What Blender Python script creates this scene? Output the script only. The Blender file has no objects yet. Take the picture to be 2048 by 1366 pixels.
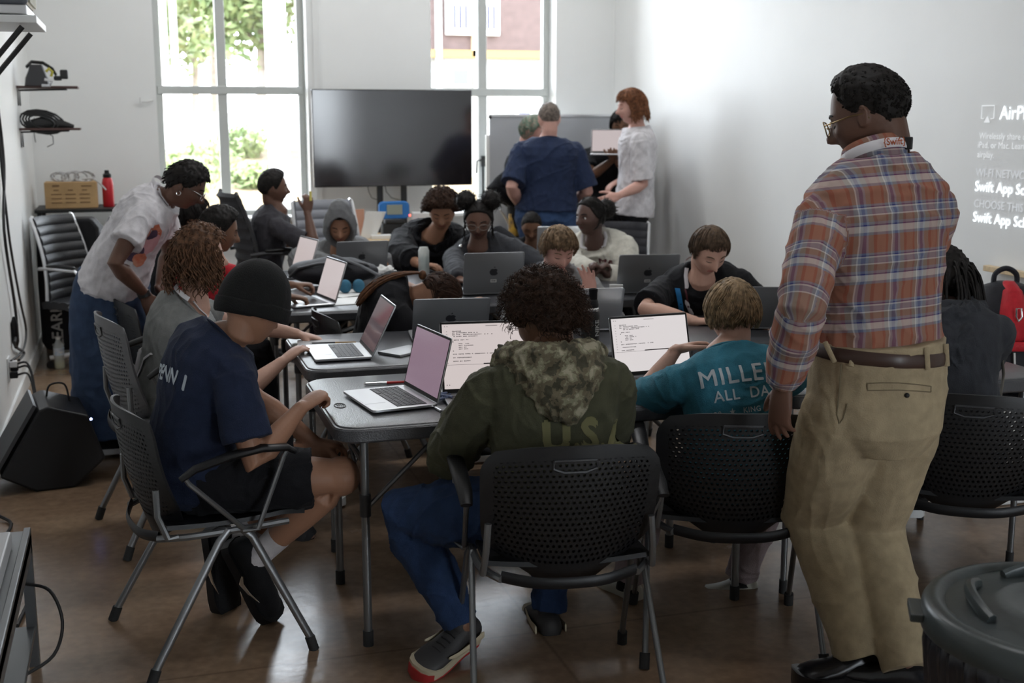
import bpy, bmesh, math, random
import numpy as np
from mathutils import Vector, Matrix, noise
from mathutils.bvhtree import BVHTree
random.seed(7)
sc = bpy.context.scene
# ---------------------------------------------------------------- camera
FPX, CH, PITCH, YAW = 2450.0, 1.66, math.radians(10.46), math.radians(17.1)
cam = bpy.data.cameras.new('camera'); camo = bpy.data.objects.new('camera', cam)
sc.collection.objects.link(camo); sc.camera = camo
camo.location = (0, 0, CH); camo.rotation_euler = (math.pi/2-PITCH, 0, -YAW)
cam.sensor_width = 36; cam.lens = FPX/2048*36; cam.clip_end = 300; cam.clip_start = .05
cam.dof.use_dof = True; cam.dof.focus_distance = 3.9; cam.dof.aperture_fstop = 4.0
# ---------------------------------------------------------------- daylight
w = bpy.data.worlds.new('sky'); sc.world = w; w.use_nodes = True
nt = w.node_tree; bg = nt.nodes['Background']
sky = nt.nodes.new('ShaderNodeTexSky'); sky.sky_type = 'HOSEK_WILKIE'; sky.turbidity = 6; sky.sun_direction = (.75, -.2, .62); sky.ground_albedo = .5
mx = nt.nodes.new('ShaderNodeMix'); mx.data_type = 'RGBA'; mx.inputs[0].default_value = .72
mx.inputs[7].default_value = (.86, .93, 1, 1)
nt.links.new(sky.outputs[0], mx.inputs[6]); nt.links.new(mx.outputs[2], bg.inputs[0]); bg.inputs[1].default_value = 9.0
sun = bpy.data.lights.new('sun', 'SUN'); sun.energy = 3; sun.angle = .02; sun.color = (1, .93, .82)
suno = bpy.data.objects.new('sun', sun); sc.collection.objects.link(suno)
suno.rotation_euler = Vector((-.8, .12, -.6)).to_track_quat('-Z', 'Y').to_euler()
def portal(loc, rot, sx, sy):
    l = bpy.data.lights.new('window_portal', 'AREA'); l.shape = 'RECTANGLE'; l.size = sx; l.size_y = sy; l.cycles.is_portal = True
    o = bpy.data.objects.new('window_portal', l); sc.collection.objects.link(o); o.location = loc; o.rotation_euler = rot
portal((.785, 10.3, 2.1), (-math.pi/2, 0, 0), 1.15, 2.5)
portal((2.89, 10.3, 2.1), (-math.pi/2, 0, 0), 1.1, 2.5)
portal((2.9, -2.6, 1.4), (math.pi/2, 0, 0), 1.4, 2.2)  # portal of the added fill opening behind the camera
vs = sc.view_settings; vs.view_transform = 'Standard'; vs.look = 'None'; vs.gamma = 1; vs.use_curve_mapping = False
vs.exposure = 1.15
sc.cycles.max_bounces = 8; sc.cycles.diffuse_bounces = 6; sc.cycles.transparent_max_bounces = 12
# ---------------------------------------------------------------- helpers
def P(px, py, Y=None, z=None, X=None):
    "room point seen at a place of the photograph, on the plane y=Y, z=z or x=X"
    u, v = (px-1024)/FPX, -(py-683)/FPX
    cp, sp, c, s = math.cos(PITCH), math.sin(PITCH), math.cos(YAW), math.sin(YAW)
    r = Vector((s*cp, c*cp, -sp)) + Vector((c, -s, 0))*u + Vector((s*sp, c*sp, cp))*v
    t = Y/r.y if Y is not None else ((z-CH)/r.z if z is not None else X/r.x)
    return Vector((0, 0, CH)) + r*t
def F(deg): a = math.radians(deg); return Vector((math.sin(a), math.cos(a), 0))
def LFT(deg): a = math.radians(deg); return Vector((-math.cos(a), math.sin(a), 0))
V = Vector; UP = Vector((0, 0, 1)); R = math.radians; PI = math.pi
def lerp(a, b, t): return a + (b-a)*t
def sstep(a, b, x):
    t = min(1, max(0, (x-a)/(b-a))); return t*t*(3-2*t)
def interp(x, xs, ys):
    return float(np.interp(x, xs, ys))

def crv(pts, k=5):
    "smooth curve through the points"
    pts = [Vector(p) for p in pts]; out = []
    for i in range(len(pts)-1):
        a, b, c, d = pts[max(i-1, 0)], pts[i], pts[i+1], pts[min(i+2, len(pts)-1)]
        for q in range(k):
            t = q/k; out.append(.5*((2*b)+(c-a)*t+(2*a-5*b+4*c-d)*t*t+(3*b-a-3*c+d)*t**3))
    return out+[pts[-1]]
class MB:
    "mesh builder: collects shapes, build() links them as one mesh object"
    def __init__(s): s.v = []; s.f = []; s.m = []; s.uv = {}; s.cur = 0
    def add(s, vs, fs, uvs=None):
        o = len(s.v); s.v.extend([tuple(x) for x in vs])
        for i, f in enumerate(fs):
            if uvs: s.uv[len(s.f)] = uvs[i]
            s.f.append(tuple(o+k for k in f)); s.m.append(s.cur)
        return s
    def box(s, c, d, M=None):
        x, y, z = d[0]/2, d[1]/2, d[2]/2; c = V(c)
        vs = [V((a*x, b*y, e*z)) for e in (-1, 1) for b in (-1, 1) for a in (-1, 1)]
        if M is not None: vs = [M @ q for q in vs]
        return s.add([q+c for q in vs], [(0, 2, 3, 1), (4, 5, 7, 6), (0, 1, 5, 4), (2, 6, 7, 3), (0, 4, 6, 2), (1, 3, 7, 5)])
    def loft(s, rings, cap=True, closed=False, uv=False):
        n = len(rings[0]); vs = [p for r in rings for p in r]; fs = []; uvs = []
        m = len(rings)
        for i in range(m-1 + (1 if closed else 0)):
            for j in range(n):
                a, b = i*n+j, i*n+(j+1) % n; i2 = (i+1) % m; c, d = i2*n+(j+1) % n, i2*n+j
                fs.append((a, b, c, d))
                if uv: uvs.append([(j/n, i/(m-1)), ((j+1)/n, i/(m-1)), ((j+1)/n, (i+1)/(m-1)), (j/n, (i+1)/(m-1))])
        if cap and not closed:
            fs.append(tuple(range(n))[::-1]); fs.append(tuple((m-1)*n+k for k in range(n)))
            if uv: uvs += [[(.5, 0)]*n, [(.5, 1)]*n]
        return s.add(vs, fs, uvs if uv else None)
    def tube(s, pts, rad, n=8, side=None, cap=True, round_end=False):
        "pts polyline, rad = number, list, or list of (a,b); side = lateral vector for the a axis"
        pts = [V(p) for p in pts]; m = len(pts)
        if not isinstance(rad, (list, tuple)): rad = [rad]*m
        if round_end:
            r0 = rad[0]; r1 = rad[-1]; g = lambda r, k: (r[0]*k, r[1]*k) if isinstance(r, tuple) else r*k
            a = lambda r: (r[0]+r[1])/2 if isinstance(r, tuple) else r
            d0 = (pts[0]-pts[1]).normalized(); d1 = (pts[-1]-pts[-2]).normalized()
            pts = [pts[0]+d0*a(r0)*.95, pts[0]+d0*a(r0)*.7] + pts + [pts[-1]+d1*a(r1)*.7, pts[-1]+d1*a(r1)*.95]
            rad = [g(r0, .3), g(r0, .72)] + list(rad) + [g(r1, .72), g(r1, .3)]; m += 4
        rings = []; prev = V(side) if side is not None else None
        for i in range(m):
            t = (pts[min(i+1, m-1)]-pts[max(i-1, 0)])
            t = t.normalized() if t.length > 1e-9 else UP
            if prev is None:
                prev = UP if abs(t.z) < .9 else V((1, 0, 0))
            sd = prev - t*prev.dot(t)
            if sd.length < 1e-6: sd = V((1, 0, 0)) - t*t.x
            sd.normalize(); prev = sd; o = t.cross(sd)
            a, b = rad[i] if isinstance(rad[i], tuple) else (rad[i], rad[i])
            rings.append([pts[i] + sd*(a*math.cos(2*PI*k/n)) + o*(b*math.sin(2*PI*k/n)) for k in range(n)])
        return s.loft(rings, cap)
    def lathe(s, prof, c=(0, 0, 0), n=24, M=None, cap=True):
        c = V(c); rings = []
        for r, z in prof:
            ring = [V((max(r, 1e-4)*math.cos(2*PI*k/n), max(r, 1e-4)*math.sin(2*PI*k/n), z)) for k in range(n)]
            rings.append([(M @ q if M is not None else q)+c for q in ring])
        return s.loft(rings, cap)
    def ball(s, c, r, n=16, m=10, M=None):
        r = r if isinstance(r, (tuple, list)) else (r, r, r); c = V(c); rings = []
        for i in range(m+1):
            th = PI*(i+.02)/(m+.04)
            ring = [V((r[0]*math.sin(th)*math.cos(2*PI*k/n), r[1]*math.sin(th)*math.sin(2*PI*k/n), -r[2]*math.cos(th))) for k in range(n)]
            rings.append([(M @ q if M is not None else q)+c for q in ring])
        return s.loft(rings, True)
    def prism(s, poly, h, M=Matrix(), c=(0, 0, 0)):
        "poly in xy, extruded in z 0..h, then M, then + c"
        n = len(poly); c = V(c)
        vs = [M @ V((p[0], p[1], 0))+c for p in poly] + [M @ V((p[0], p[1], h))+c for p in poly]
        return s.add(vs, [tuple(range(n))[::-1], tuple(range(n, 2*n))] + [(k, (k+1) % n, n+(k+1) % n, n+k) for k in range(n)])
    def mesh(s, name='mesh'):
        me = bpy.data.meshes.new(name); me.from_pydata(s.v, [], s.f); return me
    def build(s, name, mats, parent=None, smooth=True, bevel=0, loc=None, auto=None, seg=2, **tags):
        me = s.mesh(name)
        mats = mats if isinstance(mats, (list, tuple)) else [mats]
        for m in mats: me.materials.append(m)
        me.polygons.foreach_set('material_index', s.m)
        if s.uv:
            ul = me.uv_layers.new(name='UVMap')
            for p in me.polygons:
                u = s.uv.get(p.index)
                if u:
                    for k, li in enumerate(p.loop_indices): ul.data[li].uv = u[k]
        me.polygons.foreach_set('use_smooth', [smooth]*len(me.polygons))
        bm = bmesh.new(); bm.from_mesh(me); bmesh.ops.recalc_face_normals(bm, faces=bm.faces); bm.to_mesh(me); bm.free()
        if smooth: me.set_sharp_from_angle(angle=R(auto or 40))
        o = link(name, me, parent, **tags)
        if bevel:
            b = o.modifiers.new('bevel', 'BEVEL'); b.width = bevel; b.segments = seg; b.limit_method = 'ANGLE'; b.angle_limit = R(35); b.harden_normals = False
        return o
def link(name, data, parent=None, **tags):
    o = bpy.data.objects.new(name, data); sc.collection.objects.link(o)
    if parent: o.parent = parent
    for k, v in tags.items(): o[k] = v
    return o
def thing(name, label, cat, loc=(0, 0, 0), yaw=0, group=None, tilt=None):
    "empty at the base of a thing; yaw = compass degrees of its front (+y)"
    o = bpy.data.objects.new(name, None); sc.collection.objects.link(o); o.empty_display_size = .1
    o.location = loc; o.rotation_euler = tilt if tilt else (0, 0, -R(yaw))
    o['label'] = label; o['category'] = cat
    if group: o['group'] = group
    return o
def single(o, label, cat, group=None):
    o['label'] = label; o['category'] = cat
    if group: o['group'] = group
    return o
def dup(o, parent=None, **tags):
    c = o.copy(); sc.collection.objects.link(c)
    if parent: c.parent = parent
    for ch in list(o.children): dup(ch, c)
    for k, v in tags.items(): c[k] = v
    return c
# ---------------------------------------------------------------- materials
def mat(name, col, rough=.6, metal=0, var=.0, vscale=8, bump=0, bscale=60, spec=.5, emit=0, coat=0, col2=None, stretch=None, sheen=0):
    m = bpy.data.materials.new(name); m.use_nodes = True; nt = m.node_tree; b = nt.nodes['Principled BSDF']
    c = (*col, 1) if len(col) == 3 else col
    b.inputs['Base Color'].default_value = c; b.inputs['Roughness'].default_value = rough
    b.inputs['Metallic'].default_value = metal; b.inputs['Specular IOR Level'].default_value = spec
    if coat: b.inputs['Coat Weight'].default_value = coat; b.inputs['Coat Roughness'].default_value = .1
    if sheen: b.inputs['Sheen Weight'].default_value = sheen*.2; b.inputs['Sheen Roughness'].default_value = .5
    if emit: b.inputs['Emission Color'].default_value = c; b.inputs['Emission Strength'].default_value = emit
    tc = nt.nodes.new('ShaderNodeTexCoord'); out = tc.outputs['Object']
    if stretch:
        mp = nt.nodes.new('ShaderNodeMapping'); mp.inputs['Scale'].default_value = stretch; nt.links.new(out, mp.inputs[0]); out = mp.outputs[0]
    if var or col2:
        n = nt.nodes.new('ShaderNodeTexNoise'); n.inputs['Scale'].default_value = vscale; n.inputs['Detail'].default_value = 5
        nt.links.new(out, n.inputs['Vector']); r = nt.nodes.new('ShaderNodeValToRGB')
        r.color_ramp.elements[0].position = .35; r.color_ramp.elements[1].position = .65
        if col2: a, e = col, col2
        else: a = tuple(x*(1-var) for x in c[:3]); e = tuple(min(1, x*(1+var)) for x in c[:3])
        r.color_ramp.elements[0].color = (*a[:3], 1); r.color_ramp.elements[1].color = (*e[:3], 1)
        nt.links.new(n.outputs[0], r.inputs[0]); nt.links.new(r.outputs[0], b.inputs['Base Color'])
    if bump:
        n2 = nt.nodes.new('ShaderNodeTexNoise'); n2.inputs['Scale'].default_value = bscale; n2.inputs['Detail'].default_value = 3
        nt.links.new(out, n2.inputs['Vector']); bp = nt.nodes.new('ShaderNodeBump'); bp.inputs['Strength'].default_value = bump; bp.inputs['Distance'].default_value = .01
        nt.links.new(n2.outputs[0], bp.inputs['Height']); nt.links.new(bp.outputs[0], b.inputs['Normal'])
    return m
def cloth(name, col, rough=.85, var=.12): return mat(name, col, rough, var=var, vscale=25, bump=.25, bscale=260, spec=.2, sheen=.15)
def skin(name, col): return mat(name, col, .5, var=.08, vscale=9, bump=.06, bscale=140, spec=.35)
M = dict(
 wall=mat('wall_paint', (.82, .83, .82), .42, var=.015, vscale=2, bump=.03, bscale=90, spec=.5),
 white=mat('white_metal', (.75, .76, .75), .4), frame=mat('window_frame_paint', (.5, .52, .5), .45),
 blackp=mat('black_plastic', (.007, .007, .008), .45, bump=.03, bscale=300, spec=.35), dgrey=mat('dark_grey_plastic', (.03, .03, .033), .45, bump=.05, bscale=250),
 grey=mat('grey_metal', (.22, .225, .23), .38, metal=.8), alu=mat('silver_aluminium', (.72, .73, .75), .32, metal=.85), space=mat('space_grey_aluminium', (.27, .275, .285), .4, metal=.35),
 chrome=mat('chrome', (.8, .8, .8), .15, metal=1), key=mat('keys_black', (.03, .03, .035), .5), black=mat('black', (.01, .01, .01), .5), rubber=mat('rubber', (.02, .02, .02), .8),
 red=mat('red', (.55, .02, .02), .5), cable=mat('black_cable', (.015, .015, .015), .5), wcable=mat('white_cable', (.7, .7, .7), .5),
 paper=mat('paper', (.8, .8, .78), .7), card=mat('cardboard', (.5, .32, .15), .8, var=.1, bump=.1), ply=mat('plywood', (.66, .5, .3), .5, var=.12, vscale=4, stretch=(1, 12, 12)),
 blue=mat('blue_plastic', (.02, .17, .5), .45), teal=mat('teal_plastic', (.05, .4, .42), .5), leather=mat('black_leather', (.012, .013, .016), .42, bump=.2, bscale=120),
)

# unseen fill lights added under the ceiling to brighten walls and tables
for x_, y_, e_ in ((.5, 8.8, 5), (1.9, 8.8, 5), (3.1, 8.8, 5), (1.6, 6.0, 16), (1.6, 3.0, 6)):
    l = bpy.data.lights.new('added_ceiling_fill', 'AREA'); l.shape = 'RECTANGLE'; l.size = 1.1; l.size_y = .28; l.energy = e_; l.color = (.97, .98, 1)
    o = bpy.data.objects.new('added_ceiling_fill', l); sc.collection.objects.link(o); o.location = (x_, y_, 3.62)
# ================================================================ setting
XL, XR, YB, YF, ZC = -.695, 3.955, 9.9, -2.6, 3.7
def struct(o): o['kind'] = 'structure'; return o
def floor_mat():
    m = bpy.data.materials.new('stained_concrete'); m.use_nodes = True; nt = m.node_tree; b = nt.nodes['Principled BSDF']
    N = nt.nodes.new; L = nt.links.new; tc = N('ShaderNodeTexCoord')
    n1 = N('ShaderNodeTexNoise'); n1.inputs['Scale'].default_value = .9; n1.inputs['Detail'].default_value = 9; n1.inputs['Roughness'].default_value = .62; L(tc.outputs['Object'], n1.inputs['Vector'])
    r = N('ShaderNodeValToRGB'); e = r.color_ramp.elements; e[0].position = .32; e[0].color = (.12, .08, .052, 1); e[1].position = .72; e[1].color = (.36, .255, .165, 1)
    x = r.color_ramp.elements.new(.5); x.color = (.25, .165, .105, 1); L(n1.outputs[0], r.inputs[0])
    n2 = N('ShaderNodeTexNoise'); n2.inputs['Scale'].default_value = 26; n2.inputs['Detail'].default_value = 6; L(tc.outputs['Object'], n2.inputs['Vector'])
    mm = N('ShaderNodeMix'); mm.data_type = 'RGBA'; mm.blend_type = 'OVERLAY'; mm.inputs[0].default_value = .35; L(r.outputs[0], mm.inputs[6]); L(n2.outputs[0], mm.inputs[7])
    vo = N('ShaderNodeTexVoronoi'); vo.inputs['Randomness'].default_value = 0; vo.feature = 'DISTANCE_TO_EDGE'; vo.inputs['Scale'].default_value = .42; L(tc.outputs['Object'], vo.inputs['Vector'])
    cr = N('ShaderNodeValToRGB'); cr.color_ramp.elements[0].position = .0; cr.color_ramp.elements[0].color = (.7, .7, .7, 1); cr.color_ramp.elements[1].position = .0015; cr.color_ramp.elements[1].color = (1, 1, 1, 1); L(vo.outputs[0], cr.inputs[0])
    m2 = N('ShaderNodeMix'); m2.data_type = 'RGBA'; m2.blend_type = 'MULTIPLY'; m2.inputs[0].default_value = 1; L(mm.outputs[2], m2.inputs[6]); L(cr.outputs[0], m2.inputs[7])
    L(m2.outputs[2], b.inputs['Base Color'])
    n3 = N('ShaderNodeTexNoise'); n3.inputs['Scale'].default_value = 3; n3.inputs['Detail'].default_value = 8; L(tc.outputs['Object'], n3.inputs['Vector'])
    mr = N('ShaderNodeMapRange'); mr.inputs[3].default_value = .12; mr.inputs[4].default_value = .34; L(n3.outputs[0], mr.inputs[0]); L(mr.outputs[0], b.inputs['Roughness'])
    bp = N('ShaderNodeBump'); bp.inputs['Strength'].default_value = .06; bp.inputs['Distance'].default_value = .01; L(n2.outputs[0], bp.inputs['Height']); L(bp.outputs[0], b.inputs['Normal'])
    return m
struct(MB().box(((XL+XR)/2, (YF+YB)/2, -.05), (XR-XL+.5, YB-YF+.5, .1)).build('floor', floor_mat(), smooth=False))
struct(MB().box(((XL+XR)/2, (YF+YB)/2, ZC+.05), (XR-XL+.5, YB-YF+.9, .1)).build('ceiling', mat('ceiling_paint', (.85, .85, .85), .8), smooth=False))
T = .3
struct(MB().box((XL-T/2, (YF+YB)/2, ZC/2), (T, YB-YF, ZC)).build('wall_left', M['wall'], smooth=False))
struct(MB().box((XR+T/2, (YF+YB)/2, ZC/2), (T, YB-YF, ZC)).build('wall_right', M['wall'], smooth=False))
W1 = (.21, 1.36, .86, 3.3); W2 = (2.355, 3.43, .86, 3.3)
b = MB()
def wb(x0, x1, z0, z1, y=YB): b.box(((x0+x1)/2, y+T/2, (z0+z1)/2), (x1-x0, T, z1-z0))
wb(XL-T, W1[0], 0, ZC); wb(W1[1], W2[0], 0, ZC); wb(W2[1], XR+T, 0, ZC)
for W in (W1, W2): wb(W[0], W[1], 0, W[2]); wb(W[0], W[1], W[3], ZC)
struct(b.build('wall_back', M['wall'], smooth=False))
b = MB(); FILL_OPENING = (2.2, 3.6, .3, 2.5)      # unseen opening behind the camera, added and sized for fill light
def wf(x0, x1, z0, z1): b.box(((x0+x1)/2, YF-T/2, (z0+z1)/2), (x1-x0, T, z1-z0))
wf(XL-T, FILL_OPENING[0], 0, ZC); wf(FILL_OPENING[1], XR+T, 0, ZC); wf(FILL_OPENING[0], FILL_OPENING[1], 0, FILL_OPENING[2]); wf(FILL_OPENING[0], FILL_OPENING[1], FILL_OPENING[3], ZC)
struct(b.build('wall_front', M['wall'], smooth=False))
for nm, x in (('baseboard_left', XL+.006), ('baseboard_right', XR-.006)):
    struct(MB().box((x, (YF+YB)/2, .05), (.012, YB-YF, .1)).build(nm, M['white'], smooth=False))
struct(MB().box(((XL+XR)/2, YB-.006, .05), (XR-XL, .012, .1)).build('baseboard_back', M['white'], smooth=False))
glass = bpy.data.materials.new('window_glass'); glass.use_nodes = True
nt = glass.node_tree; nt.nodes.clear(); o_ = nt.nodes.new('ShaderNodeOutputMaterial'); t_ = nt.nodes.new('ShaderNodeBsdfTransparent'); g_ = nt.nodes.new('ShaderNodeBsdfGlossy'); g_.inputs[1].default_value = .02
fr = nt.nodes.new('ShaderNodeFresnel'); fr.inputs[0].default_value = 1.25; ms = nt.nodes.new('ShaderNodeMixShader'); nt.links.new(fr.outputs[0], ms.inputs[0]); nt.links.new(t_.outputs[0], ms.inputs[1]); nt.links.new(g_.outputs[0], ms.inputs[2]); nt.links.new(ms.outputs[0], o_.inputs[0])
def window(n, W, y, mx_, tz, sgn=1):
    r = bpy.data.objects.new('window_%d' % n, None); sc.collection.objects.link(r); r['kind'] = 'structure'
    f = .05; b = MB(); d = .08
    b.box(((W[0]+f/2), y, (W[2]+W[3])/2), (f, d, W[3]-W[2])).box(((W[1]-f/2), y, (W[2]+W[3])/2), (f, d, W[3]-W[2]))
    b.box(((W[0]+W[1])/2, y, W[2]+f/2), (W[1]-W[0], d, f)).box(((W[0]+W[1])/2, y, W[3]-f/2), (W[1]-W[0], d, f))
    b.build('window_frame', M['frame'], r, smooth=False, bevel=.006)
    b = MB().box((mx_, y, (W[2]+W[3])/2), (.075, d, W[3]-W[2]-.02)); b.build('mullion', M['frame'], r, smooth=False, bevel=.008)
    MB().box(((W[0]+W[1])/2, y-.005, tz), (W[1]-W[0]-.02, d+.01, .065)).build('transom', M['frame'], r, smooth=False, bevel=.008)
    MB().box(((W[0]+W[1])/2, y+.01, (W[2]+W[3])/2), (W[1]-W[0]-.02, .006, W[3]-W[2]-.02)).build('pane', glass, r, smooth=False)
    if n < 3: MB().box(((W[0]+W[1])/2, YB+T/2-.06, W[2]-.005), (W[1]-W[0]+.02, T+.1, .03)).build('window_sill', M['wall'], r, smooth=False, bevel=.006)
    return r
w1 = window(1, W1, YB+.22, .715, 1.855); w2 = window(2, W2, YB+.22, 2.845, 1.85)
window(3, FILL_OPENING, YF-.15, 2.9, 1.4)  # made-up glazing for the added fill opening
# casement lever on the right window
hz = P(968, 325, Y=YB+.15)
hb = MB().tube([hz+V((0, .03, .05)), hz+V((0, .03, -.35))], .009).tube([hz+V((0, .0, .02)), hz+V((-.045, -.03, .02)), hz+V((-.07, -.03, .015)), hz+V((-.075, -.03, -.09))], .008).box(hz+V((0, .02, .01)), (.035, .03, .09))
hb.build('window_lever', M['black'], w2)
lt = P(295, 203, Y=YB-.02)
MB().tube([lt+V((-.05, 0, -.02)), lt+V((-.05, 0, .03)), lt+V((-.045, 0, .0)), lt+V((0, .0, .0)), lt+V((.04, .01, .01))], .006).build('window_catch', M['white'], w1)
# cable channel and crack-like joint beside the left window
struct(MB().box((1.43, YB-.012, 1.75), (.045, .024, 3.1)).build('trim_1', M['white'], smooth=False))
# ---------------------------------------------------------------- outside
def terr(x, y): return -.35 + 1.5*sstep(14, 34, y) + .12*noise.noise(V((x*.4, y*.4, 0))) + .5*sstep(30, 60, y)
b = MB(); nx, ny = 60, 60; vs_ = []
for j in range(ny+1):
    for i in range(nx+1):
        x = -40+80*i/nx; y = 10.4+60*(j/ny)**1.3; vs_.append((x, y, terr(x, y)))
b.add(vs_, [(j*(nx+1)+i, j*(nx+1)+i+1, (j+1)*(nx+1)+i+1, (j+1)*(nx+1)+i) for j in range(ny) for i in range(nx)])
struct(b.build('ground_outside', mat('dry_sandy_ground', (.17, .12, .06), .95, col2=(.26, .2, .12), vscale=.8, bump=.3, bscale=6)))
struct(MB().box((1.6, -20, -.3), (80, 34, .1)).build('ground_front', mat('asphalt', (.2, .2, .2), .9), smooth=False))
leafg = mat('pale_green_leaves', (.10, .15, .05), .6, col2=(.22, .25, .11), vscale=2); leafd = mat('grey_green_leaves', (.11, .14, .1), .6, col2=(.24, .22, .18), vscale=2); bark = mat('bark', (.2, .17, .14), .9, var=.2)
def leaves(b, c, r, n, s, seed):
    rg = random.Random(seed); c = V(c)
    for k in range(n):
        d = V((rg.gauss(0, 1), rg.gauss(0, 1), rg.gauss(0, 1))).normalized()
        q = c + V((d.x*r[0], d.y*r[1], d.z*r[2]))*(rg.uniform(.45, 1.0)*(1+.3*noise.noise(d*2+c)))
        a = V((rg.gauss(0, 1), rg.gauss(0, 1), rg.gauss(0, 1))).normalized(); e = a.orthogonal().normalized(); z = s*rg.uniform(.6, 1.3)
        b.add([q-a*z, q+e*z*.5, q+a*z, q-e*z*.5], [(0, 1, 2, 3)])
def tree(label, x, y, h, r, m, seed, n=1500, s=.16):
    z = terr(x, y); t = thing('tree', label, 'tree', (x, y, z), group='trees beyond the left window')
    b = MB(); b.tube([(0, 0, -.2), (.1, 0, h*.35), (0, .1, h*.75)], [.16, .12, .06])
    rg = random.Random(seed)
    for k in range(6):
        a = rg.uniform(0, 6.28); b.tube([(.05, 0, h*(.3+.06*k)), (math.cos(a)*r*.7, math.sin(a)*r*.7, h*(.55+.06*k))], [.06, .02], n=6)
    b.build('trunk', bark, t); b = MB(); leaves(b, (0, 0, h*.68), (r, r, h*.36), n, s, seed)
    for k in range(5):
        a = rg.uniform(0, 6.28); leaves(b, (math.cos(a)*r*.7, math.sin(a)*r*.7, h*rg.uniform(.45, .9)), (r*.5, r*.5, h*.16), n//6, s, seed+k)
    b.build('foliage', m, t, smooth=False)
def PX(px, Y): return P(px, 240, Y=Y).x
tree('pale green tree left of the two white poles outside', PX(320, 34), 34, 6.5, 1.5, leafg, 1)
tree('tall grey green tree outside behind the window mullion', PX(430, 38), 38, 8.8, 2.5, leafd, 2, 2600)
tree('leafy tree outside at the right half of the left window', PX(520, 31), 31, 6.2, 1.7, leafg, 3, 1800)
tree('low bright green tree outside behind the mullion', PX(390, 46), 46, 5.2, 2.4, leafg, 4)
for k, (px, Y, r_, h_) in enumerate([(345, 22.5, .9, .75), (400, 25, .8, .7), (508, 23.5, .5, .45), (480, 27.5, .7, .65), (325, 16.5, .5, .4), (505, 15.5, .35, .3), (470, 15, .4, .3)]):
    x = PX(px, Y); b = MB(); leaves(b, (0, 0, h_*.45), (r_, r_, h_*.6), 900, .07, 30+k)
    o = b.build('bush', leafg, smooth=False); o.location = (x, Y, terr(x, Y))
    where = ['on the bank at the far left of the left window', 'on the bank just left of the window mullion', 'on the bank near the wooden stakes', 'on the bank just right of the mullion', 'low in the left pane behind the bending woman', 'low behind the boy who raises his hand', 'low in the right pane beside the mullion'][k]
    single(o, 'green bush outside '+where, 'bush', 'bushes outside the left window')
for px, s in ((336, 'left'), (356, 'right')):
    x = PX(px, 28); single(MB().tube([(x, 28, terr(x, 28)-.2), (x, 28, 5.0)], .07).build('white_pole', M['white']), s+' of two white poles standing outside in front of the trees', 'pole')
x = PX(556, 13.2); t = single(MB().box((x, 13.2, 1.6), (.2, .2, 4.4)).box((x, 13.2, -.3), (.3, .3, .5)).build('porch_column', M['white'], smooth=False), 'white square column outside at the right edge of left window', 'column')
b = MB()
for i, (px, hh) in enumerate([(522, .75), (530, .6), (538, .8)]): b.box((PX(px, 20), 20+.1*i, terr(PX(px, 20), 20)+hh/2-.1), (.07, .05, hh+.2))
b.box((PX(530, 20), 19.9, terr(PX(530, 20), 20)+.45), (.5, .03, .08)); single(b.build('wooden_stake_fence', M['ply'], smooth=False), 'short wooden stakes with a crosspiece on the sandy bank outside', 'fence')
x = PX(430, 17.5); single(MB().box((x, 17.5, terr(x, 17.5)+.08), (1.3, .2, .2)).box((x+.3, 17.4, terr(x, 17.5)+.2), (.8, .12, .1)).build('timber_pile', mat('weathered_timber', (.3, .2, .12), .9, var=.3), smooth=False), 'weathered timbers lying on the sand outside the left window', 'timber')
x = PX(440, 29); single(MB().box((x-1, 28.6, terr(x, 30)+.25), (6, .1, .9)).build('site_fence', M['white'], smooth=False), 'long low white fence outside in front of the trees', 'fence')
# house across the yard
hy = 24.0
hs = thing('house', 'house clad in brown siding seen through the right window', 'house', (PX(1000, hy), hy, -.3))
ho = V((PX(1000, hy), hy, -.3))
def hp(px, py, y=hy): return P(px, py, Y=y)-ho
sid = mat('brown_siding', (.085, .058, .055), .8, var=.12); 
nt = sid.node_tree; wv = nt.nodes.new('ShaderNodeTexWave'); wv.bands_direction = 'Z'; wv.wave_profile = 'SAW'; wv.inputs['Scale'].default_value = 1.6
tc = nt.nodes.new('ShaderNodeTexCoord'); nt.links.new(tc.outputs['Object'], wv.inputs[0]); bp = nt.nodes.new('ShaderNodeBump'); bp.inputs['Distance'].default_value = .04; nt.links.new(wv.outputs[1], bp.inputs['Height']); nt.links.new(bp.outputs[0], nt.nodes['Principled BSDF'].inputs['Normal'])
a, c = hp(790, -420), hp(1250, 108)
MB().box(((a.x+c.x)/2, 3, (a.z+c.z)/2), (c.x-a.x, 6, a.z-c.z)).build('siding_wall', sid, hs, smooth=False)
c2 = hp(1250, 118); MB().box(((a.x+c.x)/2, 2.95, (c2.z+c.z)/2), (c.x-a.x+.1, 6.1, abs(c2.z-c.z)+.05)).build('floor_band', mat('new_lumber', (.22, .14, .05), .8), hs, smooth=False)
MB().box(((a.x+c.x)/2, 3.05, c2.z/2), (c.x-a.x, 5.9, c2.z)).build('ground_storey', mat('house_wrap', (.3, .3, .29), .7), hs, smooth=False)
MB().box(hp(874, -60)+V((0, -.06, 0)), (.1, .12, 6)).build('downpipe', M['white'], hs, smooth=False)
MB().box(hp(947, 88)+V((0, -.05, .1)), (.09, .1, .7)).build('post', M['ply'], hs, smooth=False)
dkg = mat('house_window_glass', (.05, .05, .09), .1)
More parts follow.
